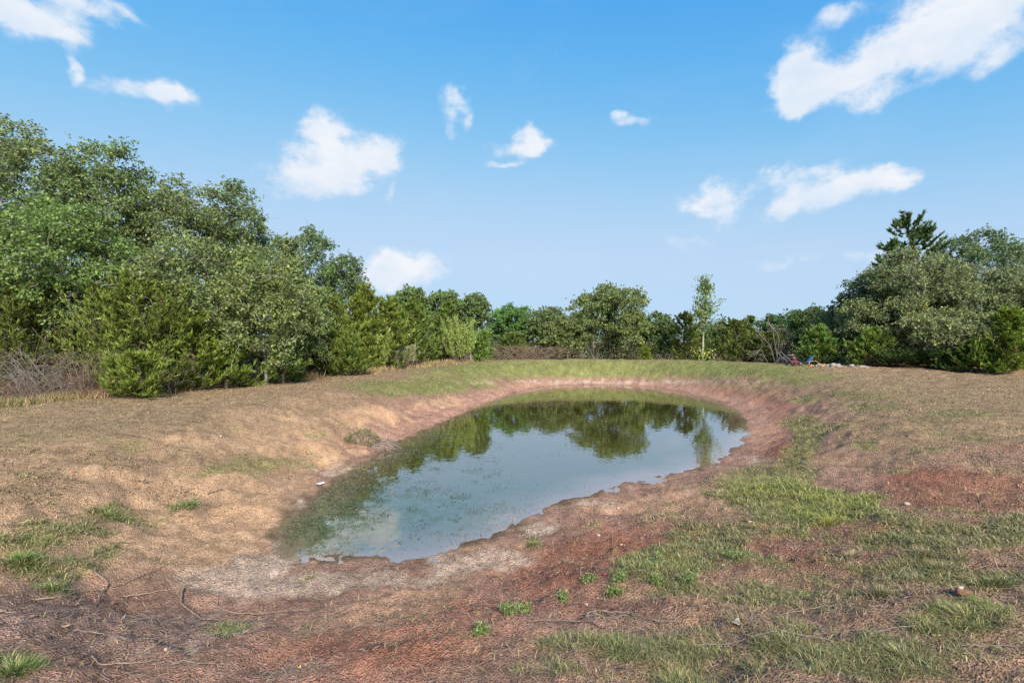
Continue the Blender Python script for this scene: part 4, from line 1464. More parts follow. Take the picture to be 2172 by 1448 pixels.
def dead_brush(name, u, D, hw, hgt, n, label, m, seed, group=None, arch=.9, rad=.008, depth=.6, cat='brush', twigs=3, parent_part='branches', z_off=0.0):
    """a tangle of bare branches that arch up and fall back"""
    g = np.random.default_rng(700 + seed)
    b = place(u, D)
    R = hw / F * D
    t = empty(name, b, label, cat, group)
    a = g.uniform(0, 2 * np.pi, n)
    root = b + np.stack([g.normal(0, .32 * R, n), g.normal(0, .3 * R * depth, n), np.full(n, -.03)], 1)
    k = 8
    q = np.linspace(0, 1, k)
    L = g.uniform(.5, 1.0, n) * R * 1.1
    hh = hgt * g.uniform(.35, 1.0, n)
    P = root[:, None, :] + np.stack([np.cos(a)[:, None] * L[:, None] * q, np.sin(a)[:, None] * L[:, None] * q * depth, hh[:, None] * np.sin(q * np.pi * arch * .62) / math.sin(min(np.pi / 2, np.pi * arch * .62))], -1)
    P[:, 1:] += np.cumsum(g.normal(0, .035, (n, k - 1, 3)), 1)
    Rr = rad * g.uniform(.6, 1.4, n)[:, None] * np.linspace(1.1, .35, k)
    parts = [(P, Rr)]
    tw = n * twigs
    bi = g.integers(0, n, tw)
    si = g.integers(2, k, tw)
    p0 = P[bi, si]
    dd = unit(g.normal(0, 1, (tw, 3)) + np.array([0, 0, -.15]) + unit(P[bi, si] - P[bi, si - 1]) * .9)
    TL = g.uniform(.15, .5, tw) * min(1.0, R)
    qq = np.linspace(0, 1, 5)
    TP = p0[:, None, :] + dd[:, None, :] * (TL[:, None] * qq)[..., None]
    TP[:, 1:] += np.cumsum(g.normal(0, .02, (tw, 4, 3)), 1)
    TP[:, :, 2] -= (qq ** 2)[None] * TL[:, None] * .3
    V1, Q1 = tubes(P, Rr, 4)
    V2, Q2 = tubes(TP, np.broadcast_to(np.linspace(rad * .5, rad * .22, 5), TP.shape[:2]), 3)
    gh = height(V2[:, 0], V2[:, 1], fine=False)
    V2[:, 2] = np.maximum(V2[:, 2], gh + .01)
    gh = height(V1[:, 0], V1[:, 1], fine=False)
    V1[:, 2] = np.maximum(V1[:, 2], gh - .03)
    make_mesh('branches', V1, Q1, m, t, origin=b)
    make_mesh('twigs', V2, Q2, m, t, origin=b)['kind'] = 'stuff'
    return t


G = 'tangles of dead branches at the foot of the woods'
dead_brush('dead_brush', 90, 13.6, 100, 1.3, 62, 'large tangle of bare grey branches at the lower left edge', M_DEAD, 1, G, rad=.007, twigs=8)
dead_brush('dead_brush', 175, 13.5, 60, 1.25, 44, 'brownish dead branches between the grey tangle and the low bright cedar', M_DEADBROWN, 2, G, rad=.006, twigs=9)
dead_brush('dead_brush', 40, 13.0, 80, .6, 50, 'low reddish brown dead twigs in front of the grey tangle', M_DEADBROWN, 9, G, rad=.005, twigs=9)
dead_brush('dead_brush', 330, 14.6, 60, 1.3, 30, 'fine dead grey stems showing through the big yellow green cedar', M_DEAD, 3, G, rad=.006, twigs=6)
dead_brush('brush_pile', 1110, 37.0, 85, 1.30, 110, 'long low pile of cut brown brush beyond the far bank', M_DEADBROWN, 4, None, rad=.016, depth=.35, twigs=7, cat='brush pile')
dead_brush('dead_brush', 850, 27.0, 30, 1.5, 24, 'bare grey stems under the middle of the cedar row', M_DEAD, 5, G, rad=.010, twigs=6)
dead_brush('dead_brush', 1400, 38.5, 28, .95, 20, 'pale dead twigs at the foot of the woods right of the domed oak', M_DEAD, 6, G, rad=.012, twigs=5)
dead_brush('dead_brush', 1262, 40.0, 26, 1.5, 12, 'grey bare stems hanging under the big domed oak', M_DEAD, 7, G, rad=.014, twigs=5)
dead_brush('dead_brush', 1545, 37.0, 30, 1.1, 20, 'dark bare stems at the foot of the olive cedar', M_DEADBROWN, 8, G, rad=.012, twigs=5)


def dead_tree(u, D, label, seed, pts, group=None):
    """bare grey fallen crown: main limbs given as offsets (photo px), with side twigs"""
    g = np.random.default_rng(800 + seed)
    b = place(u, D)
    t = empty('dead_tree', b, label, 'dead tree', group)
    limbs = []
    for line in pts:
        A = np.array([[(du) / F * D, g.uniform(-.2, .2), -dv / F * D] for du, dv in line])
        s = np.linspace(0, len(A) - 1, 8)
        limbs.append(b + np.stack([np.interp(s, np.arange(len(A)), A[:, i]) for i in range(3)], 1))
    P = np.array(limbs)
    P[:, 1:] += np.cumsum(g.normal(0, .03, (len(P), 7, 3)), 1)
    V1, Q1 = tubes(P, np.broadcast_to(np.linspace(.04, .012, 8), P.shape[:2]), 5)
    tw = len(P) * 26
    bi, si = g.integers(0, len(P), tw), g.integers(2, 8, tw)
    p0 = P[bi, si]
    dd = unit(unit(P[bi, si] - P[bi, si - 1]) + g.normal(0, .6, (tw, 3)))
    TL = g.uniform(.25, .9, tw)
    qq = np.linspace(0, 1, 5)
    TP = p0[:, None, :] + dd[:, None, :] * (TL[:, None] * qq)[..., None]
    TP[:, 1:] += np.cumsum(g.normal(0, .03, (tw, 4, 3)), 1)
    TP[:, :, 2] -= (qq ** 2)[None] * TL[:, None] * .2
    V2, Q2 = tubes(TP, np.broadcast_to(np.linspace(.012, .006, 5), TP.shape[:2]), 3)
    make_mesh('limbs', V1, Q1, M_DEAD, t, origin=b)
    make_mesh('twigs', V2, Q2, M_DEAD, t, origin=b)['kind'] = 'stuff'


dead_tree(1655, 34.6, 'bare grey dead tree leaning out at the corner beside the red mower', 1,
          [[(-10, 5), (-22, -40), (-45, -65)], [(-8, 5), (5, -45), (20, -60)], [(-10, 5), (-5, -60), (-25, -92)], [(0, 5), (20, -30), (32, -20)], [(-20, 5), (-45, -30), (-60, -15)], [(-5, 5), (-15, -75), (10, -80)]])

# ------------------------------------------------------------------ tall dry grass along the edge of the woods

def build_tall_grass():
    g = np.random.default_rng(31)
    pts = np.array([(-13.0, 10.6), (-11.7, 12.4), (-10.6, 14.4), (-10.4, 16.8), (-9.6, 19.6), (-7.8, 22.4), (-6.1, 25.0), (-4.5, 28.0), (-2.9, 31.4)])
    seg = np.concatenate([[0], np.cumsum(np.hypot(*np.diff(pts, axis=0).T))])
    n = 34000
    s = g.uniform(0, seg[-1], n)
    p = np.stack([np.interp(s, seg, pts[:, i]) for i in range(2)], 1)
    off = g.normal(0, .42, n)
    p = p + np.stack([-off * .85, off * .3], 1) + g.normal(0, .12, (n, 2))
    dens = fbm(s, off, .9, 3, 71)
    k = g.random(n) < sstep(.36, .66, dens)
    p, off = p[k], off[k]
    n = len(p)
    x, y = p[:, 0], p[:, 1]
    z = height(x, y) - .02
    hgt = g.uniform(.14, .48, n) * (.62 + .38 * sstep(12, 16, y)) * np.exp(-(off / .9) ** 2)
    col = np.where((g.random(n) < .22 + .4 * sstep(14, 11.5, y))[:, None], varcol((.14, .15, .06), n, g), varcol((.31, .215, .115), n, g, .3))
    V, Q, T, C = blades(x, y, z, hgt, np.hypot(x, y) * .0011 * g.uniform(.6, 1.3, n), g.uniform(.1, .9, n), g.uniform(0, 2 * np.pi, n), col, g)
    o = make_mesh('tall_dry_grass', V, [Q, T], M_DRY, col=C)
    tag(o, 'uncut tall straw coloured grass along the foot of the left woods', 'grass', kind='stuff')


build_tall_grass()

# ------------------------------------------------------------------ clumps that stand out in the near ground

def grass_clump(u, v, rpx, hgt, n, col, label, seed, dry=.2):
    g = np.random.default_rng(900 + seed)
    c = ground_at(u, v)
    D = c[1]
    R = rpx / F * D
    hgt = hgt * .72
    n = int(n * 1.3)
    a, rr = g.uniform(0, 2 * np.pi, n), R * np.minimum(1.05, np.abs(g.normal(0, .55, n)))
    rr = rr * (.6 + .8 * vnoise(a * 1.3 + seed, a * 0 + seed, 5))
    x, y = c[0] + np.cos(a) * rr, c[1] + np.sin(a) * rr * .9
    z = height(x, y) - .01
    C0 = varcol(col, n, g, .25, .08)
    d = g.random(n) < dry
    C0[d] = varcol((.42, .33, .19), d.sum(), g)
    h = hgt * g.uniform(.4, 1.15, n) * np.clip(1 - .45 * rr / R, .3, 1)
    V, Q, T, C = blades(x, y, z, h, g.uniform(.003, .0055, n), .25 + .9 * rr / R + g.uniform(0, .5, n), a + g.normal(0, .7, n), C0, g)
    o = make_mesh('grass_clump', V, [Q, T], M_BLADE, col=C, origin=c)
    tag(o, label, 'grass clump', 'grass clumps on the bare near ground')


YG, GG, OG = (.22, .23, .075), (.14, .168, .055), (.19, .185, .083)
for i, a in enumerate([
    (2052, 1318, 85, .15, 900, YG, 'largest yellow green grass clump near the lower right edge'),
    (1915, 1400, 80, .13, 800, OG, 'wide drooping grass clump at the bottom, right of the long pale stick'),
    (1960, 1178, 40, .11, 350, OG, 'low grass clump above the flat one near the right edge'),
    (1990, 1212, 52, .11, 420, OG, 'flat grass clump left of the clod with the pale stone on top'),
    (2110, 1240, 56, .12, 450, YG, 'yellowish grass clump right of the clod with the pale stone'),
    (1868, 1262, 34, .12, 300, OG, 'grass clump below the tan stone on the right'),
    (1805, 1184, 30, .10, 220, (.33, .30, .16), 'straw pale grass tuft left of the tan stone'),
    (1313, 1378, 90, .12, 900, GG, 'broad green grass clump below the forked brown stick'),
    (1440, 1446, 66, .12, 600, YG, 'bright grass clump cut by the bottom edge right of centre'),
    (1130, 1160, 24, .11, 260, GG, 'single dark green tuft on the near shore of the pond'),
    (50, 1195, 60, .14, 900, (.125, .19, .045), 'lush green grass clump at the left edge'),
    (235, 1098, 50, .12, 700, (.13, .18, .05), 'green grass clump on bare sand, left of centre'),
    (395, 1074, 36, .13, 420, (.15, .22, .05), 'green grass clump nearest the pond on the left bank'),
    (112, 1252, 36, .11, 420, (.12, .18, .05), 'small green clump just above the pale straight stick'),
    (478, 1345, 40, .10, 420, (.14, .17, .075), 'greyish green clump beside the bent dark stick'),
    (36, 1430, 58, .13, 620, (.15, .22, .05), 'green grass clump in the lower left corner'),
    (1760, 1108, 46, .13, 420, (.34, .34, .07), 'yellow grass clump on the green patch right of the pond'),
    (1560, 1320, 44, .09, 260, OG, 'thin grey green clump around the grey dead leaf'),
]):
    grass_clump(*a, seed=i)


def weed(u, v, rpx, hgt, label, seed, n=26):
    g = np.random.default_rng(1200 + seed)
    c = ground_at(u, v)
    R = rpx / F * c[1]
    t = empty('weed_plant', c, label, 'weed', 'small leafy weeds on the near bank')
    a = g.uniform(0, 2 * np.pi, n)
    L = R * g.uniform(.4, 1, n)
    q = np.linspace(0, 1, 4)
    P = c + np.stack([np.cos(a)[:, None] * L[:, None] * q, np.sin(a)[:, None] * L[:, None] * q, (q ** .8) * (hgt * g.uniform(.5, 1, n))[:, None] - .01], -1)
    V1, Q1 = tubes(P, np.broadcast_to(np.linspace(.0025, .001, 4), P.shape[:2]), 3)
    make_mesh('stem', V1, Q1, M_CBARK, t, origin=c)
    S = np.repeat(P[:, 1:].reshape(-1, 3), 5, 0)
    S = S + g.normal(0, .012, S.shape)
    ln = g.uniform(.014, .03, len(S))
    V, Q = leaf_quads(S, g.normal(0, 1, S.shape) + np.array([0, 0, .4]), ln, ln * .45, g)
    make_mesh('foliage', V, Q, M_BLADE, t, col=np.repeat(varcol((.165, .22, .07), len(S), g), 4, 0), origin=c)


for i, a in enumerate([
    (1455, 1238, 34, .11, 'taller light green weed beside the dark green weed patch'),
    (1395, 1200, 40, .10, 'broad green weed topping the group below the yellow grass'),
    (1310, 1232, 26, .09, 'weed at the left edge of the weed group'),
    (1398, 1242, 22, .08, 'small weed between the two light green weeds'),
    (1302, 1262, 26, .08, 'pale lacy weed standing alone on red soil'),
    (1192, 1272, 18, .07, 'little weed next to the small stone on red soil'),
    (1080, 1300, 20, .07, 'leftmost of the little weeds on the red soil'),
    (1112, 1298, 16, .06, 'tiny weed just right of the leftmost one'),
    (1556, 1186, 34, .10, 'yellow green weed below the green grass patch'),
    (1250, 1232, 18, .05, 'faint weed on bare red soil above the pale lacy one'),
    (1020, 1345, 20, .06, 'lone weed near the bottom centre on red soil'),
]):
    weed(*a, seed=i)

# ------------------------------------------------------------------ sticks

def stick(pts, rpx, label, seed, m=None, fork=None, lift=.010):
    g = np.random.default_rng(1500 + seed)
    G3 = np.array([ground_at(u, v) for u, v in pts])
    s = np.linspace(0, len(G3) - 1, max(8, 5 * (len(G3) - 1) + 1))
    P = np.stack([np.interp(s, np.arange(len(G3)), G3[:, i]) for i in range(3)], 1)
    # soften the corners
    for _ in range(2):
        P[1:-1] = .25 * P[:-2] + .5 * P[1:-1] + .25 * P[2:]
    P[1:-1, :2] += g.normal(0, .0018, (len(P) - 2, 2))
    r0 = rpx / F * G3[:, 1].mean()
    if G3[:, 0].mean() > 0:
        lift = .014
    R = r0 * np.linspace(1.15, .6, len(P)) * g.uniform(.88, 1.12, len(P))
    zz = height(P[:, 0], P[:, 1])
    zs = np.convolve(np.pad(zz, 3, 'edge'), np.ones(7) / 7, 'valid') + .009
    zs = np.where(np.arange(len(zz)) % (len(zz) - 1) == 0, zz, zs)
    P[:, 2] = zs + R * .6 + lift * g.uniform(.4, 1.4, len(P))
    V, Q = tubes(P[None], R[None], 6)
    n6 = len(P) * 6
    caps = [np.array([[0, 1, 2, 3, 4, 5]]), np.array([[n6 - 1, n6 - 2, n6 - 3, n6 - 4, n6 - 5, n6 - 6]])]
    c = G3.mean(0)
    if fork:
        o = empty('stick', c, label, 'stick', 'sticks lying on the bare ground')
        make_mesh('stem', V, [Q] + caps, m or M_STICK, o, origin=c, smooth=True)
        for f in fork:
            A = np.array([ground_at(u, v) for u, v in f])
            ss = np.linspace(0, len(A) - 1, 8)
            B = np.stack([np.interp(ss, np.arange(len(A)), A[:, i]) for i in range(3)], 1)
            rr = r0 * np.linspace(.7, .3, 8)
            B[:, 2] = height(B[:, 0], B[:, 1]) + rr + lift * 1.2
            V2, Q2 = tubes(B[None], rr[None], 5)
            make_mesh('side_twig', V2, Q2, m or M_STICK, o, origin=c, smooth=True)
        return
    o = make_mesh('stick', V, [Q] + caps, m or M_STICK, origin=c, smooth=True)
    tag(o, label, 'stick', 'sticks lying on the bare ground')


PALE_S = mat('pale_stick', b_bark((.19, .14, .09), (.33, .255, .17), 30))
GREY_S = mat('grey_stick', b_bark((.11, .085, .07), (.25, .205, .17), 30))
DARK_S = mat('dark_stick', b_bark((.09, .062, .048), (.20, .145, .11), 30))
sticks = [
    ([(62, 1275), (124, 1269), (177, 1261), (217, 1257)], 1.7, 'pale nearly straight stick below the small green clump at left', PALE_S, None),
    ([(201, 1220), (232, 1244), (218, 1262), (203, 1291)], 1.7, 'light brown boomerang shaped stick crossing the left foreground', None, [[(201, 1220), (208, 1204), (215, 1186)], [(234, 1246), (262, 1257)]]),
    ([(234, 1247), (265, 1244), (331, 1213), (393, 1181)], 1.0, 'long thin stick rising right from the boomerang shaped stick', None, [[(310, 1222), (318, 1232), (300, 1254)]]),
    ([(254, 1268), (320, 1263), (354, 1256), (442, 1227)], 1.1, 'long thin pale stick reaching towards the pond tip', PALE_S, [[(270, 1268), (266, 1284), (280, 1292)]]),
    ([(389, 1249), (382, 1282), (398, 1297), (431, 1313), (464, 1319)], 1.9, 'bent hooked stick left of the greyish green clump', None, None),
    ([(117, 1315), (177, 1307), (241, 1297)], 1.1, 'straight brown stick lying below the boomerang shaped one', DARK_S, None),
    ([(0, 1304), (35, 1305)], 1.2, 'short stick entering from the left edge', PALE_S, None),
    ([(22, 1361), (62, 1360), (93, 1372)], 1.3, 'short dark stick with a stub near the left edge', DARK_S, [[(62, 1360), (66, 1348)], [(75, 1366), (66, 1376)]]),
    ([(155, 1342), (212, 1348), (239, 1359), (283, 1363), (282, 1392)], 1.1, 'thin angular stick bent down at its right end', GREY_S, None),
    ([(194, 1398), (212, 1412), (265, 1414), (340, 1405)], 1.5, 'brown stick curled up at its left end near the bottom', None, None),
    ([(256, 1436), (331, 1422)], 1.1, 'thin dark stick just under the curled one', DARK_S, None),
    ([(205, 1430), (234, 1447)], 1.5, 'short brown stick cut off by the bottom edge at left', DARK_S, None),
    ([(380, 1411), (430, 1411), (480, 1414)], 1.0, 'thin brown stick right of the curled one', None, None),
    ([(441, 1277), (483, 1298), (525, 1304), (588, 1300), (668, 1296)], 1.4, 'long sagging stick above the greyish green clump', None, [[(525, 1304), (570, 1307), (612, 1311)], [(462, 1288), (463, 1268)]]),
    ([(638, 1331), (690, 1312), (748, 1286)], 1.2, 'straight brown stick rising right, below the pond tip', None, None),
    ([(441, 1050), (475, 1037)], .9, 'short twig on the sand left of the pond tip', DARK_S, None),
    ([(243, 920), (280, 926), (319, 935)], .9, 'dark twig at the edge of the lawn on the left', DARK_S, None),
    ([(233, 1157), (290, 1156)], .8, 'thin horizontal twig below the green clump on bare sand', DARK_S, None),
    ([(1243, 1309), (1270, 1303), (1335, 1306), (1378, 1323), (1453, 1325)], 1.4, 'hooked grey stick on pink soil, bottom centre', GREY_S, [[(1330, 1307), (1290, 1314), (1255, 1312)]]),
    ([(1119, 1323), (1237, 1321), (1270, 1333), (1302, 1344)], 1.5, 'long dark stick passing left of the hooked grey one', DARK_S, None),
    ([(1410, 1352), (1470, 1353), (1529, 1352)], 1.1, 'straight dark stick above the bright clump at the bottom', DARK_S, None),
    ([(1594, 1352), (1664, 1350), (1712, 1363), (1782, 1369)], 1.9, 'thick pale grey stick lying across the grass at lower right', GREY_S, None),
    ([(1469, 1377), (1545, 1369), (1588, 1355)], 1.3, 'stick joining the left end of the thick pale grey one', GREY_S, None),
    ([(1784, 1367), (1785, 1350), (1820, 1336)], 1.1, 'angled twig at the right end of the thick pale grey stick', GREY_S, None),
    ([(1842, 1358), (1890, 1339), (1955, 1336)], 1.1, 'arched twig left of the largest yellow green clump', GREY_S, None),
    ([(2058, 1379), (2110, 1378), (2172, 1380)], 1.2, 'grey stick running out of the right edge below the largest clump', GREY_S, None),
    ([(1658, 1306), (1730, 1296), (1799, 1283)], 1.0, 'thin reddish brown twig right of the grey dead leaf', None, None),
    ([(1917, 1271), (1990, 1272), (2074, 1276)], .9, 'thin dark twig under the clod with the pale stone', DARK_S, None),
    ([(1480, 1288), (1490, 1310), (1502, 1331)], 1.0, 'short upright lying twig right of the hooked grey stick', None, None),
    ([(1664, 1382), (1680, 1405), (1693, 1433)], 1.0, 'pale twig pointing down to the bottom edge', PALE_S, None),
    ([(2009, 1182), (2079, 1193)], 1.0, 'dark twig above the flat grass clump near the right edge', DARK_S, None),
    ([(1745, 1406), (1831, 1412)], 1.1, 'dark stick under the thick pale grey one', DARK_S, None),
]
for i, (pts, r, lab, m, fork) in enumerate(sticks):
    stick(pts, r, lab, i, m, fork)

# ------------------------------------------------------------------ stones, leaves, scraps

def ico():
    p = (1 + 5 ** .5) / 2
    V = unit(np.array([(-1, p, 0), (1, p, 0), (-1, -p, 0), (1, -p, 0), (0, -1, p), (0, 1, p), (0, -1, -p), (0, 1, -p), (p, 0, -1), (p, 0, 1), (-p, 0, -1), (-p, 0, 1)], float))
    Fc = [(0, 11, 5), (0, 5, 1), (0, 1, 7), (0, 7, 10), (0, 10, 11), (1, 5, 9), (5, 11, 4), (11, 10, 2), (10, 7, 6), (7, 1, 8), (3, 9, 4), (3, 4, 2), (3, 2, 6), (3, 6, 8), (3, 8, 9), (4, 9, 5), (2, 4, 11), (6, 2, 10), (8, 6, 7), (9, 8, 1)]
    vs, fs, mid = [tuple(v) for v in V], [], {}
    def mp(a, b):
        k = (min(a, b), max(a, b))
        if k not in mid:
            q = np.array(vs[a]) + np.array(vs[b])
            vs.append(tuple(q / np.linalg.norm(q)))
            mid[k] = len(vs) - 1
        return mid[k]
    for a, b, c in Fc:
        x, y, z = mp(a, b), mp(b, c), mp(c, a)
        fs += [(a, x, z), (b, y, x), (c, z, y), (x, y, z)]
    return np.array(vs), np.array(fs)


ICO_V, ICO_F = ico()


def rock_verts(g, size, flat=.6):
    d = ICO_V.copy()
    for _ in range(7):
        n = unit(g.normal(0, 1, 3))
        cut = g.uniform(.55, .9)
        over = np.maximum(0, d @ n - cut)
        d = d - over[:, None] * n * .9
    return d * np.asarray(size) * np.array([1, 1, flat]) * (1 + g.normal(0, .03, (len(d), 1)))


def stone(u, v, wpx, label, seed, m=None, flat=.6, group='small stones on the near ground', name='stone', sink=.25):
    g = np.random.default_rng(1800 + seed)
    c = ground_at(u, v)
    s = wpx / 2 / F * c[1]
    V = rock_verts(g, (s, s * g.uniform(.6, .9), s), flat) + np.array([0, 0, s * flat * (1 - 2 * sink)])
    o = make_mesh(name, V + c, ICO_F, m or M_STONE, origin=c)
    tag(o, label, 'stone', group)
    return o


M_TANSTONE = mat('tan_stone', b_bark((.25, .155, .10), (.38, .26, .175), 30))
for i, (u, v, w, lab, m, fl) in enumerate([
    (1922, 1072, 17, 'flat white stone at the edge of the deep red bare patch', None, .45),
    (1880, 1226, 14, 'tan angular stone on bare soil at right', M_TANSTONE, .8),
    (1318, 1159, 9, 'pinkish pebble on the red near bank', M_TANSTONE, .7),
    (1270, 1135, 8, 'white pebble above the pinkish one on the near bank', None, .7),
    (1311, 1080, 8, 'pale pebble close to the water on the near right shore', None, .7),
    (1243, 1283, 9, 'small white stone on bare pink soil at the bottom centre', None, .8),
    (1200, 1257, 9, 'tan pebble beside the little weed', M_TANSTONE, .8),
    (1534, 1202, 9, 'pale pebble in the weeds right of the weed group', None, .7),
    (1474, 1176, 8, 'small upright white chip in the green weeds', None, 1.2),
    (1588, 1350, 10, 'rusty pebble at the left end of the thick grey stick', M_CLAY, .8),
    (351, 1379, 8, 'round white pebble in the dark mud at lower left', None, .9),
    (468, 926, 7, 'white pebble on the left bank lawn edge', None, .7),
    (27, 1137, 7, 'white chip near the left edge above the lush clump', None, .6),
    (1590, 1108, 10, 'white chip on the green patch right of the pond', None, .5),
    (1907, 1218, 8, 'small grey stone right of the tan angular stone', None, .8),
    (1062, 1385, 8, 'tan pebble on red soil near the bottom', M_TANSTONE, .8),
]):
    stone(u, v, w, lab, i, m, fl)


def clod():
    g = np.random.default_rng(2100)
    c = ground_at(2042, 1262)
    s = 19 / F * c[1]
    V = rock_verts(g, (s, s * .8, s), .5)
    V = V * (1 + g.normal(0, .14, (len(V), 1)))
    o = make_mesh('soil_clod', V + c + np.array([0, 0, s * .3]), ICO_F, M_CLAY, origin=c)
    tag(o, 'crumbly red soil clod near the right edge carrying a pale stone', 'clod')
    V = rock_verts(g, (s * .36, s * .25, s * .3), .7)
    p = c + np.array([-s * .25, 0, s * .3 + s * .5])
    o = make_mesh('stone', V + p, ICO_F, M_STONE, origin=p)
    tag(o, 'pale stone lying on top of the red soil clod', 'stone', 'small stones on the near ground')


clod()


def curled_sheet(name, u, v, w, d, curl, yaw, m, label, cat, seed, thick=.0012, outline=None):
    """a small sheet (leaf, paper) with its own curl, on the ground"""
    g = np.random.default_rng(2300 + seed)
    c = ground_at(u, v)
    nx, ny = 9, 7
    X, Y = np.meshgrid(np.linspace(-1, 1, nx), np.linspace(-1, 1, ny), indexing='ij')
    W = np.ones_like(X) if outline is None else outline(X)
    x, y = X * w / 2, Y * d / 2 * W
    z = curl * (X ** 2) * w * .5 + .3 * curl * w * Y * X + g.normal(0, .03 * w * abs(curl), X.shape)
    ca, sa = math.cos(yaw), math.sin(yaw)
    top = np.stack([x * ca - y * sa, x * sa + y * ca, z], -1).reshape(-1, 3)
    top = top + c
    top[:, 2] += .004 + np.maximum(0, (height(top[:, 0], top[:, 1]) - c[2])).max()
    bot = top - np.array([0, 0, thick])
    i = np.arange(nx * ny).reshape(nx, ny)
    q = np.stack([i[:-1, :-1], i[1:, :-1], i[1:, 1:], i[:-1, 1:]], -1).reshape(-1, 4)
    ring = np.concatenate([i[:, 0], i[-1, 1:], i[-2::-1, -1], i[0, -2:0:-1]])
    r2 = np.roll(ring, -1)
    n = nx * ny
    side = np.stack([ring, ring + n, r2 + n, r2], -1)
    o = make_mesh(name, np.concatenate([top, bot]), np.concatenate([q, q[:, ::-1] + n, side]), m, origin=c, smooth=False)
    tag(o, label, cat)


leafy = lambda X: np.sqrt(np.maximum(.03, 1 - X ** 2)) * (1 + .25 * np.cos(X * 9))
curled_sheet('paper_scrap', 678, 1029, .17, .13, .10, .75, M_WHITE, 'crumpled white paper scrap on the left shore of the pond', 'litter', 1, outline=lambda X: .72 + .28 * np.cos(X * 4 + .6))
curled_sheet('dry_leaf', 138, 1333, .055, .018, .3, .1, M_YELLOW if False else M_DRYLEAF, 'curled orange brown oak leaf in the mud at lower left', 'leaf', 2, outline=leafy)
curled_sheet('dry_leaf', 1561, 1326, .075, .05, .35, .6, M_GREYLEAF, 'grey curled dead leaf in the thin grey green clump', 'leaf', 3, outline=leafy)
curled_sheet('yellow_petal', 635, 1420, .022, .016, .5, .9, M_YELLOW, 'small bright yellow petal on the red mud at the bottom', 'petal', 4, outline=leafy)
curled_sheet('dry_leaf', 649, 1413, .026, .014, .4, 2.0, M_DRYLEAF, 'small tan leaf just right of the yellow petal', 'leaf', 5, outline=leafy)
curled_sheet('plastic_scrap', 156, 1002, .05, .03, .3, .3, M_PLASTIC_RED, 'faded red plastic scrap on the sandy left bank', 'litter', 6)
curled_sheet('bark_scrap', 302, 1029, .09, .028, .5, .5, M_BLACK, 'small black curled scrap on the sandy left bank', 'litter', 7)


def root_clump():
    """the grassy sod with grey roots that has slid to the water's edge"""
    g = np.random.default_rng(2500)
    c = ground_at(782, 946)
    D = c[1]
    k = D / F
    t = empty('sod_clump', c, 'grassy sod clump with exposed grey roots sliding into the pond', 'clump')
    a, b = ground_at(768, 940), ground_at(808, 952)
    V = rock_verts(g, (34 * k, 26 * k, 22 * k), 1.0) + a + np.array([0, 0, .04])
    V2 = rock_verts(g, (30 * k, 20 * k, 16 * k), 1.0) + b + np.array([0, 0, .03])
    make_mesh('sod', np.concatenate([V, V2]), np.concatenate([ICO_F, ICO_F + len(V)]), M_DEADBROWN, t, origin=c)
    n = 900
    th, ph = g.uniform(0, 2 * np.pi, n), np.arccos(g.uniform(-.1, 1, n))
    d = np.stack([np.cos(th) * np.sin(ph), np.sin(th) * np.sin(ph), np.cos(ph)], 1)
    S = a + np.array([0, 0, .04]) + d * np.array([33, 25, 21]) * k
    ln = g.uniform(.06, .13, n)
    V, Q = leaf_quads(S, d + g.normal(0, .5, S.shape) - np.array([0, 0, .35]), ln, ln * .09 + .003, g)
    col = varcol((.12, .15, .05), n, g, .3)
    dr = g.random(n) < .3
    col[dr] = varcol((.30, .25, .12), dr.sum(), g)
    make_mesh('grass', V, Q, M_BLADE, t, col=np.repeat(col, 4, 0), origin=c)
    n = 130
    th, ph = g.uniform(0, 2 * np.pi, n), np.arccos(g.uniform(-.1, 1, n))
    d = np.stack([np.cos(th) * np.sin(ph), np.sin(th) * np.sin(ph), np.cos(ph)], 1)
    p0 = b + np.array([0, 0, .03]) + d * np.array([28, 19, 15]) * k
    q = np.linspace(0, 1, 5)
    dd = unit(np.array([.6, -.25, -.25]) + g.normal(0, .5, (n, 3)))
    P = p0[:, None, :] + dd[:, None, :] * (g.uniform(.08, .3, n)[:, None] * q)[..., None]
    P[:, 1:] += np.cumsum(g.normal(0, .012, (n, 4, 3)), 1)
    P[:, :, 2] = np.maximum(P[:, :, 2], .012)
    V, Q = tubes(P, np.broadcast_to(np.linspace(.007, .003, 5), P.shape[:2]), 4)
    make_mesh('roots', V, Q, M_DEAD, t, origin=c)


root_clump()

# ------------------------------------------------------------------ tools parked at the far right corner of the dam

def box_mesh(cx, cy, cz, sx, sy, sz, bev=.02):
    """bevelled box as verts, faces"""
    import bmesh
    bm = bmesh.new()
    bmesh.ops.create_cube(bm, size=1.0)
    for v in bm.verts:
        v.co = Vector((v.co.x * sx + cx, v.co.y * sy + cy, v.co.z * sz + cz))
    bmesh.ops.bevel(bm, geom=bm.edges[:], offset=bev, segments=2, affect='EDGES')
    return bm


def bm_obj(name, bm, m, parent, smooth=False):
    me = bpy.data.meshes.new(name)
    bm.to_mesh(me)
    bm.free()
    me.materials.append(m)
    o = bpy.data.objects.new(name, me)
    COL.objects.link(o)
    o.parent = parent
    return o


def line_tube(name, pts, r, m, parent, sides=6):
    P = np.array(pts, float)
    s = np.linspace(0, len(P) - 1, 3 * len(P))
    Q = np.stack([np.interp(s, np.arange(len(P)), P[:, i]) for i in range(3)], 1)
    V, Fq = tubes(Q[None], np.full((1, len(Q)), r), sides)
    return make_mesh(name, V, Fq, m, parent, smooth=True)


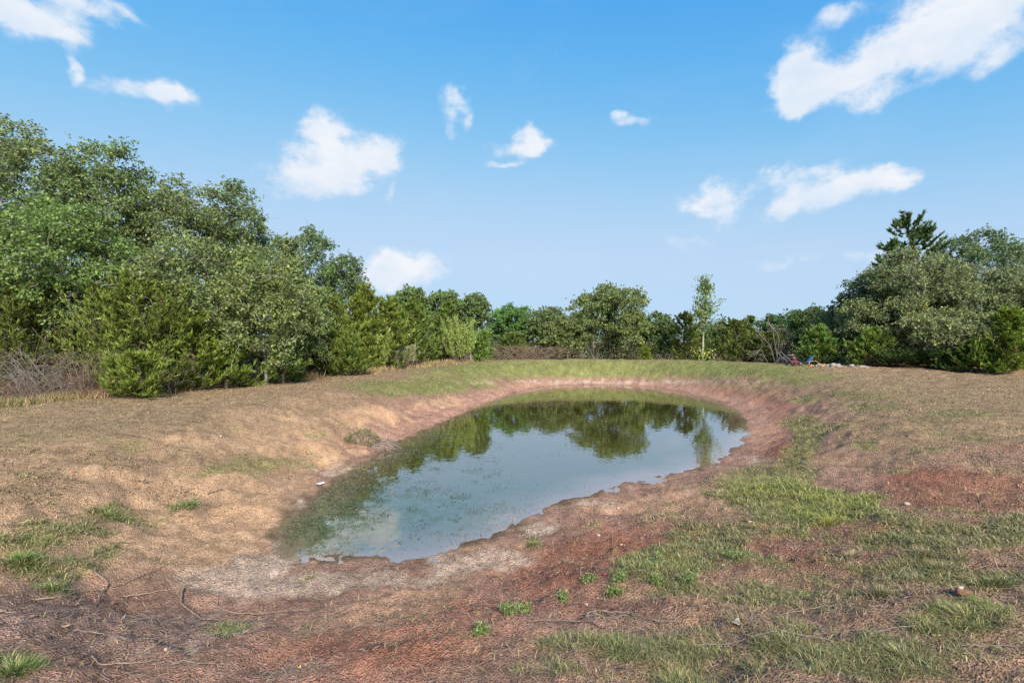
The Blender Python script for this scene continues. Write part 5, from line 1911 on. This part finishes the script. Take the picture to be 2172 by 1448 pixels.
def wheel(parent, x, y, r, w):
    import bmesh
    for nm, rr, ww, m in (('tyre', r, w, M_BLACK), ('rim', r * .6, w * 1.12, M_STEEL)):
        bm = bmesh.new()
        bmesh.ops.create_cone(bm, cap_ends=True, segments=18, radius1=rr, radius2=rr, depth=ww)
        for v in bm.verts:
            v.co = Vector((v.co.x + x, v.co.z + y, v.co.y + r))
        bmesh.ops.bevel(bm, geom=[e for e in bm.edges if len(e.link_faces) == 2 and e.calc_face_angle() > 1], offset=rr * .12, segments=2, affect='EDGES')
        if nm == 'tyre':
            wo = bm_obj('wheel', bm, m, parent)
        else:
            bm_obj('rim', bm, m, wo)


def mower():
    import bmesh
    c = ground_at(1683, 774)
    t = empty('lawn_mower', c, 'red lawn mower with a long grey handle parked beside the dead tree', 'mower')
    t.rotation_euler = (0, 0, .12)
    t.scale = (.78, .78, .78)
    # deck: rounded tapered shell
    bm = box_mesh(0, 0, .20, .62, .50, .16, .06)
    for v in bm.verts:
        if v.co.z > .22:
            v.co.x *= .86
            v.co.y *= .86
    bm_obj('deck', bm, M_RED, t)
    bm = box_mesh(.02, 0, .36, .30, .28, .18, .04)
    bm_obj('engine', bm, M_BLACK, t)
    bm = bmesh.new()
    bmesh.ops.create_cone(bm, cap_ends=True, segments=20, radius1=.13, radius2=.10, depth=.07)
    for v in bm.verts:
        v.co = v.co + Vector((.02, 0, .485))
    bm_obj('engine_cover', bm, M_RED, t)
    for x in (-.27, .27):
        for y in (-.29, .29):
            wheel(t, x, y, .11, .06)
    for y in (-.22, .22):
        line_tube('handle_tube', [(-.25, y, .22), (-.65, y * .95, .52), (-1.05, y * .9, .92)], .016, M_STEEL, t)
    line_tube('handle_grip', [(-1.05, -.198, .92), (-1.09, 0, .95), (-1.05, .198, .92)], .02, M_BLACK, t)
    line_tube('handle_bar', [(-.65, -.209, .52), (-.65, .209, .52)], .012, M_STEEL, t)


mower()


def lounger():
    c = ground_at(1704, 776)
    t = empty('camp_lounger', c, 'low blue fabric lounger with raised back on a dark frame, right of the mower', 'lounger')
    t.rotation_euler = (0, 0, -.15)
    t.scale = (.6, .6, .6)
    for y in (-.28, .28):
        line_tube('side_rail', [(-.70, y, .26), (0, y, .24), (.35, y, .26)], .018, M_BLACK, t)
        line_tube('back_rail', [(.30, y, .26), (.72, y, .78)], .016, M_BLUE, t)
    for x in (-.55, .28):
        for y in (-.28, .28):
            line_tube('leg', [(x, y, .25), (x + .04, y, .0)], .016, M_BLACK, t)
    def sheet(name, pts, m, w=.25):
        P = np.array(pts)
        top = np.concatenate([np.stack([P[:, 0], np.full(len(P), s * w), P[:, 1]], 1) for s in (-1, 1)])
        V = np.concatenate([top, top - np.array([.006, 0, .012])])
        k = len(P)
        i = np.arange(k - 1)
        q = np.stack([i, i + 1, i + 1 + k, i + k], 1)
        sides = np.concatenate([np.stack([i, i + 2 * k, i + 1 + 2 * k, i + 1], 1), np.stack([i + k, i + 1 + k, i + 1 + 3 * k, i + 3 * k], 1)])
        return make_mesh(name, V, np.concatenate([q, q[:, ::-1] + 2 * k, sides]), m, t)
    sheet('seat', [(-.68, .265), (-.35, .235), (0, .225), (.30, .255)], M_BLACK)
    sheet('backrest', [(.30, .27), (.42, .40), (.56, .57), (.71, .78)], M_BLUE)


lounger()


def cart():
    c = ground_at(1730, 778)
    t = empty('garden_cart', c, 'tipped orange yellow cart frame on the grass beside the blue lounger', 'cart')
    t.scale = (.62, .62, .5)
    line_tube('frame', [(-.55, 0, .10), (-.45, .05, .50), (-.15, .1, .58), (.1, .1, .55), (.5, .05, .18), (.62, 0, .10)], .03, M_ORANGE, t)
    line_tube('axle', [(-.15, -.3, .12), (-.15, .3, .12)], .02, M_STEEL, t)
    bm_obj('tray', box_mesh(-.35, -.1, .10, .55, .40, .09, .02), M_ORANGE, t)
    bm_obj('foot', box_mesh(.52, 0, .08, .26, .22, .12, .02), M_ORANGE, t)
    wheel(t, -.15, -.34, .12, .06)
    wheel(t, -.15, .34, .12, .06)


cart()

# pale rubble at the foot of the right woods
M_RUBBLE = mat('rubble_stone', b_bark((.16, .14, .115), (.36, .32, .27), 12))
rub = np.random.default_rng(41)
side = ['just right of the orange cart frame', 'under the green cedars left of the shaded hollow', 'further right, before the bright cedar near the hollow']
for i in range(22):
    u = 1757 + i * 5.2 + rub.uniform(-2, 2)
    v = 777.5 + (u - 1757) * .055 + rub.uniform(-1.5, 1.0)
    k = 0 if i < 6 else (1 if i < 14 else 2)
    c = ground_at(u, v)
    s = rub.uniform(.07, .17)
    V = rock_verts(rub, (s, s * .8, s), .65) + c + np.array([0, rub.uniform(.2, 1.6), s * .35])
    o = make_mesh('rubble_rock', V, ICO_F, M_RUBBLE, origin=c)
    tag(o, 'one of the pale rubble rocks ' + side[k], 'rock', ['pale rubble by the orange cart', 'pale rubble under the green cedars', 'pale rubble before the bright cedar'][k])

print('LEAF TRIS', NLEAF[0], 'TOTAL', sum(len(m.polygons) for m in bpy.data.meshes))
